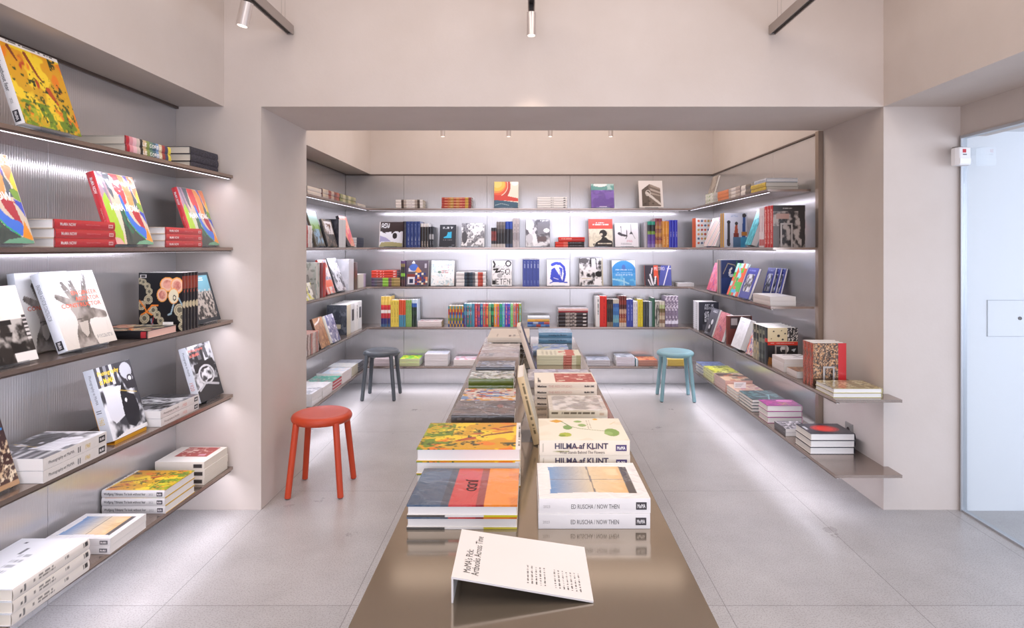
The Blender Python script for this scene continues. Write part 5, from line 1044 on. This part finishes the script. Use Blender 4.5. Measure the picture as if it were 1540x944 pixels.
br_(2,603,609.2,38.5,2,'jungle','dark patterned spines left of the navy collage cover',d=.03)
bf(2,610,643.5,38.5,'paper_cut','navy and orange paper collage cover book on third back shelf')
bf(2,648,682.5,38.5,'pastel','pale pastel watercolour cover book on third back shelf')
bs(2,686,731,21.5,4,'white_ink','white spined books with dark blue and red print')
bf(2,739.3,769.6,38.5,'graffiti','white cover with bold black lettering on third back shelf',T=.02)
br_(2,786,811,40.5,5,'royal','royal blue spines standing on third back shelf')
bf(2,822.6,856.5,40,'blue_figure','white cover with curled blue cut shape on third back shelf')
bf(2,871.7,907.5,42.5,'street','black and white street photo cover on third back shelf')
bf(2,921.3,956.2,38.5,'dome','sky blue dome cover book on third back shelf')
bf(2,970.5,1010.5,31,'spotlit','black, orange and purple stage cover on third back shelf')
bs(2,1019,1044,5.5,2,'photo_flat_a','thin white magazines at the right end of third back shelf',depth=.16)
br_(3,573,587.2,45.5,3,'fiesta','yellow, red and navy striped spines at left end')
br_(3,587.4,599.6,40,3,'sunny','yellow spines next to the tall striped ones')
br_(3,599.8,610,40,3,'orange_blue','orange and blue spines on fourth back shelf')
br_(3,610.2,619,40,3,'leaf','leaf green spines on fourth back shelf')
br_(3,619.2,627,40.5,2,'forest','dark forest patterned spines on fourth back shelf')
bs(3,628,664,8,3,'pink_scrawl','pink and white scribbled books on fourth back shelf',depth=.2)
br_(3,674,697,31,5,'patchwork','patchwork coloured spines left of the rainbow row')
cn = ['violet','dark teal','teal','steel blue','crimson','plum','navy','coral','scarlet','sea green','black','orange','tangerine','emerald','light blue','purple','cobalt','mint green','salmon','red','olive']
br_(3,697.3,784,34.5,21,LS,['%s spine in the long rainbow row, %s' % (c, 'left half' if i < 10 else 'right half') for i, c in enumerate(cn)],W=.19,jit=.002)
bs(3,793.3,826.8,15,4,['tri_stack_a','tri_stack_b','tri_stack_c','tri_stack_d'],['white book on top of the blue and yellow pile','yellow book second in the pile behind the table end','blue striped book third in the small back pile','blue and red book at bottom of small back pile'],depth=.14)
bs(3,839.5,884.3,21.5,4,'cocoa_letters','black spines with pale letters behind the display table',jit=.002)
stack('B', shelf_z(3)+PX(21.5), U('B',839.5,.02), U('B',884.3,.02), 6.42, .2, PX(5.5), 1, 'rose_top', 'S', 'rose red spined book on top of four black spines')
seq = [(895.8,902,45.5,1,'snow','white spine leaning at left of the red spine'),(902.2,912.5,46,1,'scarlet','thick bright red spine on fourth back shelf'),(913,921.8,41,3,'walnut','dark brown spines right of thick red one'),(922,931,41,3,'seaside','blue seaside photo spines on fourth back shelf'),
 (931.2,942,46,3,'brick','tall brick red and brown spines'),(942.2,952,41,2,'indigo','indigo blue spines on fourth back shelf'),(952.2,959,38,2,'milk','white spines left of the lemon yellow ones'),(959.2,967,41,2,'lemon','lemon yellow spines on fourth back shelf'),
 (967.2,975.8,38,2,'slate','slate grey spines right of the lemon ones'),(976,980.8,37.5,1,'ash','pale blue grey spine left of green spine'),(981,984.8,43,1,'bottle','thin bottle green spine on fourth back shelf'),(985,991.5,38,1,'photo_strip','black and white photo spine beside green one'),
 (991.7,1000,38,2,'sepia','sepia photo spines near right end of fourth back shelf'),(1000.5,1020,46,4,'lilac_pattern','lilac patterned spines at right end of fourth back shelf')]
for a, b, h, n, s, d in seq: br_(3,a,b,h,n,s,[d] if n == 1 else d)
bs(4,562,592,10.5,4,'mauve_grey','mauve grey books behind the charcoal stool',depth=.22)
bs(4,600.7,631,11,4,'spring_green','lime green cover books right of the charcoal stool',depth=.22)
bs(4,638.6,673.5,18,5,'frost','white grey books on lowest back shelf left of table',depth=.22)
bs(4,682,718,9.5,3,'blush','white and pink books half hidden by display table',depth=.22)
bs(4,883,918,9,3,'pewter','grey marbled books just right of the display table',depth=.22)
bs(4,927,955,13.5,5,'pearl_box','pale lavender books on lowest back shelf',depth=.22)
bs(4,960,989,9,3,'tangerine','orange patterned books left of the teal stool',depth=.22)
bs(4,1004,1034,10,4,'buttercup','butter yellow books behind the teal stool',depth=.22)
row('B',4,956.3,959.4,.075,1,'teal_thick',['small teal edged book propped beside orange patterned books'],W=.12,d=.02)
# ------------------------------------------------------------------ right wall (R)
face('R',0,1075,1064,.30,'stone_lean','stone grey book leaning in right corner of top shelf',d=.08,lean=16,T=.02,u0=-6.12,W=.19)
def rs(k,p0,p1,h,n,st,desc,**kw): spx('R',k,p0,p1,h,n,st,desc,**{**dict(d=.03,depth=.22),**kw})
rs(0,1061,1073,.10,3,'green_white','white and green spined books in right corner of top shelf',depth=.16)
rs(0,1079,1095.5,.09,3,'orange_olive','orange spined books on the right wall top shelf',depth=.16)
rs(0,1096.5,1113.5,.09,3,'grey_pair','grey and cream spined books on right wall top shelf')
rs(0,1114.5,1128.5,.085,2,'white_dark','white and dark spined books on right wall top shelf')
rs(0,1129.5,1151.5,.062,2,'yellow_grey','yellow spined books at near end of right top shelf',depth=.24)
stack('R', shelf_z(0)+.062, U('R',1134,.03), U('R',1152,.03), 1.72, .23, .028, 1, 'ice_grey', 'S', 'ice blue book on top of the two yellow spined ones')
row('R',1,1041,1046.5,.30,1,'fruit_rows',['orange spined book with rows of fruit on cover'],W=.2,d=.02)
face('R',1,1058,1076,.285,'pink_rays','pink and black rays cover book leaning on second right shelf',d=.02,lean=18,T=.03)
row('R',1,1082.5,1089,.30,2,'statuettes','mustard and navy spines with small statues on cover',W=.20,d=.02)
face('R',1,1120,1130,.29,'teal_thick','thick teal cover book leaning on second right shelf',d=.01,lean=20,T=.05,u0=U('R',1120,.01),W=.13)
row('R',1,1141.6,1149,.29,2,'white_pink','white and pink spines beside red dotted spines',W=.2,d=.02)
row('R',1,1149.4,1162.6,.295,3,'easel_photo','red dotted spines with interior photo cover',W=.225,d=.02)
face('R',2,1062.5,1077,.27,'watercolour','pink watercolour cover book leaning in right corner',d=.02,lean=18,T=.02,stand=False)
row('R',2,1078.5,1084.5,.30,2,'navy_floral','beige spines with navy floral cover on third right shelf',W=.2,d=.02)
face('R',2,1092.5,1108,.285,'vivid_shapes','green and orange collage cover book on third right shelf',d=.01,lean=20,T=.02)
face('R',2,1110,1125,.255,'blue_frame','navy framed photo cover book leaning behind white flat books',d=.01,lean=20,T=.02)
for i in range(3):
    bk = make_book('blue_frame', .15, .25, .015)
    place(bk, 'R', -4.97+.05*i, 1.69+.208+.021*i, ZS[2]+.006, .15, .25, .015, 'face', lean=R(14))
    finish(bk, ['front','middle','rear'][i]+' one of three navy photo books leaning together on third right shelf', 'navy photo books leaning together')
rs(2,1132,1158,.066,2,'white_slab','large white books lying at end of third right shelf',depth=.185,d=.01)
row('R',3,1042.5,1051,.285,2,'dark_title','ring marked white spines with dark titled cover',W=.2,d=.03)
face('R',3,1058.5,1070,.26,'grey_duo','dark grey photo cover book leaning on fourth right shelf',d=.01,lean=18,T=.02,stand=False)
face('R',3,1072,1085,.255,'rose_paint','rose painted cover book leaning on fourth right shelf',d=.0,lean=18,T=.025,stand=False)
row('R',3,1091.8,1094.5,.245,1,'oxblood',['oxblood red book standing behind the white thick book'],W=.21,d=.03)
face('R',3,1099,1113,.255,'white_tome','thick plain white book leaning on fourth right shelf',d=.0,lean=20,T=.045)
face('R',3,1121,1131,.21,'crayon_small','small crayon drawing cover book leaning behind white book',d=.015,lean=18,T=.012,stand=False)
row('R',3,1132.5,1154.6,.262,5,['chart_side','chart_side','moss_side','moss_side','chart_book'],['leftmost beige spine of the thick row beside bookend','second beige spine of the thick row beside bookend','left one of two mossy spines in the thick row','right one of two mossy spines in the thick row','book with cream dotted chart and red band on cover'],W=.215,d=.02)
rs(3,1161,1179,.088,3,'white_swirl','white books with black swirls before the chart cover',d=.02,depth=.2,T=.0293)
rs(3,1182.5,1198,.045,1,'rust_flat','small rust brown book beside the speckled books',d=.02,depth=.17)
row('R',3,1207.5,1223,.258,3,'speckle','brown speckled books with red strip beside lying yellow books',W=.20,d=.03)
rs(3,1226,1253.5,.052,2,'golden_relief','golden relief cover books at end of fourth right shelf',pose='N',d=.008,depth=.275)
rs(4,1046,1056,.09,3,'blue_slate_flat','blue grey books at far end of lowest right shelf',pose='N',d=.01,depth=.24)
rs(4,1057.5,1073,.10,4,'chartreuse_flat','yellow green cover books on lowest right shelf',d=.01,depth=.24)
rs(4,1074.5,1090.5,.10,4,'mosaic_flat','brown mosaic cover books on lowest right shelf',d=.01,depth=.24)
rs(4,1092,1108.5,.075,3,'sand_flat','sand coloured books on lowest right shelf',pose='N',d=.01,depth=.24)
rs(4,1111,1131,.095,4,'pine_flat','dark pine green books on lowest right shelf',pose='N',d=.01,depth=.26)
rs(4,1140,1154,.125,3,'magenta_flat','magenta cover books on lowest right shelf',pose='N',d=.01,depth=.25)
rs(4,1164,1181,.05,2,'mono_flat','low grey paperbacks beside magenta cover books',d=.01,depth=.17)
rs(4,1195.5,1219,.125,3,'red_glow','black books with glowing red square on cover',pose='N',d=.015,depth=.27)
# ------------------------------------------------------------------ display table (T): x0, x1, front y, depth, z
TZ = .7506
def ts(x0,x1,y,depth,h,n,st,pose,desc,z=TZ,**kw): return stack('T',z,x0,x1,y,depth,h,n,st,pose,desc,**kw)
ts(-.325,-.028,1.615,.268,.067,2,'bands','N','shrink wrapped blue, red and orange banded books on table')
ts(-.353,-.025,1.905,.285,.119,3,'field','N','yellow meadow photo books behind the banded ones')
ts(-.313,-.056,2.45,.235,.075,2,'bronzed','S','dark bronze cover books behind yellow meadow books')
ts(-.31,-.06,2.735,.235,.062,2,'figures','S','colourful figure painting books between bronze and mossy books')
ts(-.30,-.073,3.02,.20,.099,3,'moss','S','moss green spined books on the table')
ts(-.285,-.072,3.28,.19,.105,3,'dusk','S','dusky blue black books behind the moss green ones')
ts(-.292,-.054,3.52,.24,.117,3,'taupe','S','taupe cover paperbacks in the left table row')
ts(-.30,-.055,3.83,.29,.10,3,'foil','S','silvery foil cover books behind taupe paperbacks')
z2 = ts(-.25,.014,4.2,.30,.094,3,'inkblot','S','black flecked books under the big ivory book')
ts(-.285,.005,4.19,.46,.036,1,'ivory','S','big ivory book topping the far left table pile',z=z2)
ts(.025,.326,1.622,.272,.080,2,'pane','S','white books with blue and sand window picture on table',T=.04)
ts(.034,.322,1.92,.25,.141,3,'botanic','S','cream botanical flower cover books on the table')
ts(.083,.325,2.49,.26,.083,3,'crinkle','S','shrink wrapped cream drawing books between botanical and red picture books')
ts(.028,.324,2.865,.25,.110,4,'studio','S','cream books with red studio picture on cover')
ts(-.005,.34,3.25,.30,.04,1,'silver','S','wide silver grey book behind the red picture books')
ts(.053,.335,3.877,.22,.062,4,'cream_red','S','cream books with a brick red band near table end')
ts(.03,.28,4.2,.28,.04,1,'lagoon','S','blue lagoon cover book in front of sky blue books')
ts(.078,.342,4.76,.25,.084,2,'sky_blue','S','sky blue spined books at the far end of table')
def lean_t(x, y, W, H, T, st, ang, desc, sdesc):
    """stands on the table, front cover to the right, top leaning left"""
    bk = make_book(st, W, H, T)
    s, c = math.sin(ang), math.cos(ang)
    # local x (spine->fore) = +y world, -y local (front) = +x world ; z up ; lean about y so the top moves to -x
    M = Matrix.Translation((x, y, .75+.0032+T*s)) @ Matrix.Rotation(-ang, 4, 'Y') @ Matrix(((0,-1,0,0),(1,0,0,0),(0,0,1,0),(0,0,0,1)))
    bk.matrix_world = M; finish(bk, desc, None)
    o = bookstand('T', 0, 0, 0, T, ang, W*.6, H*.6, sdesc, z=.75)
    o.matrix_world = Matrix.Translation((x, y+W/2, .7503)) @ Matrix.Rotation(R(90), 4, 'Z')
lean_t(.045, 2.30, .25, .262, .026, 'notebook', R(14), 'cream patterned book leaning upright in middle of the table', 'cream patterned book in middle of table')
lean_t(.045, 3.60, .22, .29, .028, 'ecru', R(18), 'dark cover book with beige spine leaning near far table end', 'dark cover book near far table end')

# ------------------------------------------------------------------ text sign on the table
t = empty('tabletop_sign', (0, 0, 0)); tag(t, 'bent white acrylic sign with printed text at near end of table', 'sign')
sg = mat('white_acrylic', 'e4dfdc', .35)
A0 = Vector((-.163, 1.283, .806)); A1 = Vector((-.165, 1.50, .806)); B0 = Vector((.137, 1.283, .7545)); B1 = Vector((.139, 1.515, .7545))
nv = (B0-A0).cross(A1-A0).normalized()
th = .004
mb = MB()
n = 0
P = [A0, B0, B1, A1]
mb.v = [tuple(p) for p in P]+[tuple(p-nv*th) for p in P]
mb.f = [(0,1,2,3),(7,6,5,4),(0,4,5,1),(1,5,6,2),(2,6,7,3),(3,7,4,0)]; mb.m = [0]*6
pn = mb.build('text_panel', sg, t)
mb = MB(); mb.prism([(A0.x, A0.y), (A0.x+th, A0.y), (A1.x+th, A1.y), (A1.x, A1.y)], .7504, .8052); mb.build('standing_leg', sg, t)
ey = (A1-A0).normalized(); ex = (B0-A0).normalized(); up = -ex      # lines run away from the camera, tops to the left
def sline(s, fx, fy0, fy1, h, col='3a3430'):
    o0 = A0 + (B0-A0)*fx + (A1-A0)*fy0
    letter(pn, 'printed_line', s, o0, ey, up, (A1-A0).length*(fy1-fy0), h, col)
sline("MoMA's Pick:", .125, .12, .58, .0165)
sline('Artbooks Across Time', .185, .09, .90, .0165)
rr = random.Random(5)
def words(n): return ' '.join(''.join(rr.choice('aeinorstlm') for _ in range(rr.choice((2,3,4,5,6)))) for _ in range(n))
mbk = MB()
def para(fx0, step, rows, y0, y1, seed):
    rg = random.Random(seed)
    for i in range(rows):
        f = fx0+step*i; y = y0; ye = y1 if i < rows-1 else y0+(y1-y0)*.75
        while y < ye-.01:
            w_ = rg.choice((.02,.03,.045,.06)); w_ = min(w_, ye-y)
            for q in range(max(1, int(w_/.011))):
                a = A0+(B0-A0)*f+(A1-A0)*(y+q*.011); b = a+(A1-A0)*.0075; c_ = -(B0-A0)*(step*.42)
                c_ = c_*rg.choice((.7,.85,1.))
                e = nv*.0003
                mbk.quad(a+e, b+e, b+c_+e, a+c_+e)
            y += w_+.014
para(.545, .031, 5, .12, .92, 1); para(.745, .030, 7, .12, .90, 2)
mbk.build('fine_print', ink('4a4440'), pn)

# ------------------------------------------------------------------ bookends, cards
def bookend(px, k, dr, w, h, label, yoff=.0):
    """bent flat-bar loop on a foot plate, standing against the near face of a row on the right wall"""
    u = U('R', px, dr)+yoff+.002; d = dr+.09
    r = empty('bookend', (EDGE['R']+d, -u, ZS[k]+.0004)); tag(r, label, 'bookend', 'metal bookends'); t = .004; b = .011
    mb = MB(); mb.box(-w/2, -t, 0, -w/2+b, 0, h); mb.box(w/2-b, -t, 0, w/2, 0, h); mb.box(-w/2+b, -t, h-b, w/2-b, 0, h); mb.build('loop', track_m, r)
    mb = MB(); mb.box(-w/2, -.05, 0, w/2, -t-.0002, .002); mb.build('foot_plate', track_m, r)
    return r
b1 = bookend(1162.6, 1, .02, .085, .17, 'grey metal bookend before the interior photo cover, second right shelf', .004)
b2 = bookend(1154.6, 3, .02, .085, .14, 'grey metal bookend before the chart cover book, fourth right shelf', .004)
b3 = bookend(1223, 3, .03, .07, .12, 'grey metal bookend before the brown speckled books', .004)
def card(loc, w, h, label, rz=0):
    r = empty('price_card', loc, rz); tag(r, label, 'card')
    mb = MB(); mb.box(-w/2, 0, 0, w/2, .0015, h); mb.build('card_sheet', mat('white_card_stock', 'f0eeec', .5), r)
    mb = MB()
    for i in range(3): mb.box(-w*.38, -.0004, h*(.3+.2*i), w*(.1+.1*i), -.0001, h*(.36+.2*i))
    mb.build('printed_line', ink('8a8686'), r)
card((-1.752, 2.955, ZS[2]+.0004), .05, .05, 'small white card before the black ring cover books')

card((1.765, 5.08, ZS[4]+.0764), .10, .05, 'small white card standing on the sand coloured books')
# ------------------------------------------------------------------ the smallest books beyond the first three hundred: one object
bpy.context.view_layer.update()
def shown(b):
    cv = [c for c in b.children if c.name.startswith('cover') and not c.name.startswith('cover_t')][0]
    W = [cv.matrix_world @ v.co for v in (cv.data.vertices[0], )]
    bb = [cv.matrix_world @ Vector(c) for c in cv.bound_box]
    px = [(CX+F*p.x/max(p.y, .3), CY+F*(EYE-p.z)/max(p.y, .3)) for p in bb]
    xs = [min(max(p[0], 0), 1540) for p in px]; ys = [min(max(p[1], 0), 944) for p in px]
    return (max(xs)-min(xs))*(max(ys)-min(ys))
books = [o for o in bpy.data.objects if o.parent is None and o.get('category') == 'book' and o.name in C.objects]
books.sort(key=shown, reverse=True)
rest = books[298:]
V = []; FF = []; CC = []; MI = []; mats = []
for b in rest:
    for c in b.children:
        if not (c.name.startswith('cover') or c.name.startswith('pages')): continue
        me = c.data; M = c.matrix_world; n0 = len(V)
        V += [tuple(M @ v.co) for v in me.vertices]
        m = me.materials[0]
        if m not in mats: mats.append(m)
        if 'print' in me.color_attributes:
            arr = np.empty(len(me.vertices)*4, np.float32); me.color_attributes['print'].data.foreach_get('color', arr); CC.append(arr)
        else: CC.append(np.ones(len(me.vertices)*4, np.float32))
        for p in me.polygons: FF.append(tuple(n0+i for i in p.vertices)); MI.append(mats.index(m))
    for c in list(b.children):
        for g in list(c.children): bpy.data.objects.remove(g)
        bpy.data.objects.remove(c)
    bpy.data.objects.remove(b)
me = bpy.data.meshes.new('small_books'); me.from_pydata(V, [], FF)
for m in mats: me.materials.append(m)
me.polygons.foreach_set('material_index', MI)
at = me.color_attributes.new('print', 'FLOAT_COLOR', 'POINT'); at.data.foreach_set('color', np.concatenate(CC)); me.update()
o = bpy.data.objects.new('small_books', me); C.objects.link(o)
tag(o, 'smallest thin book spines and flat paperbacks scattered along the far shelves', 'books', kind='stuff')
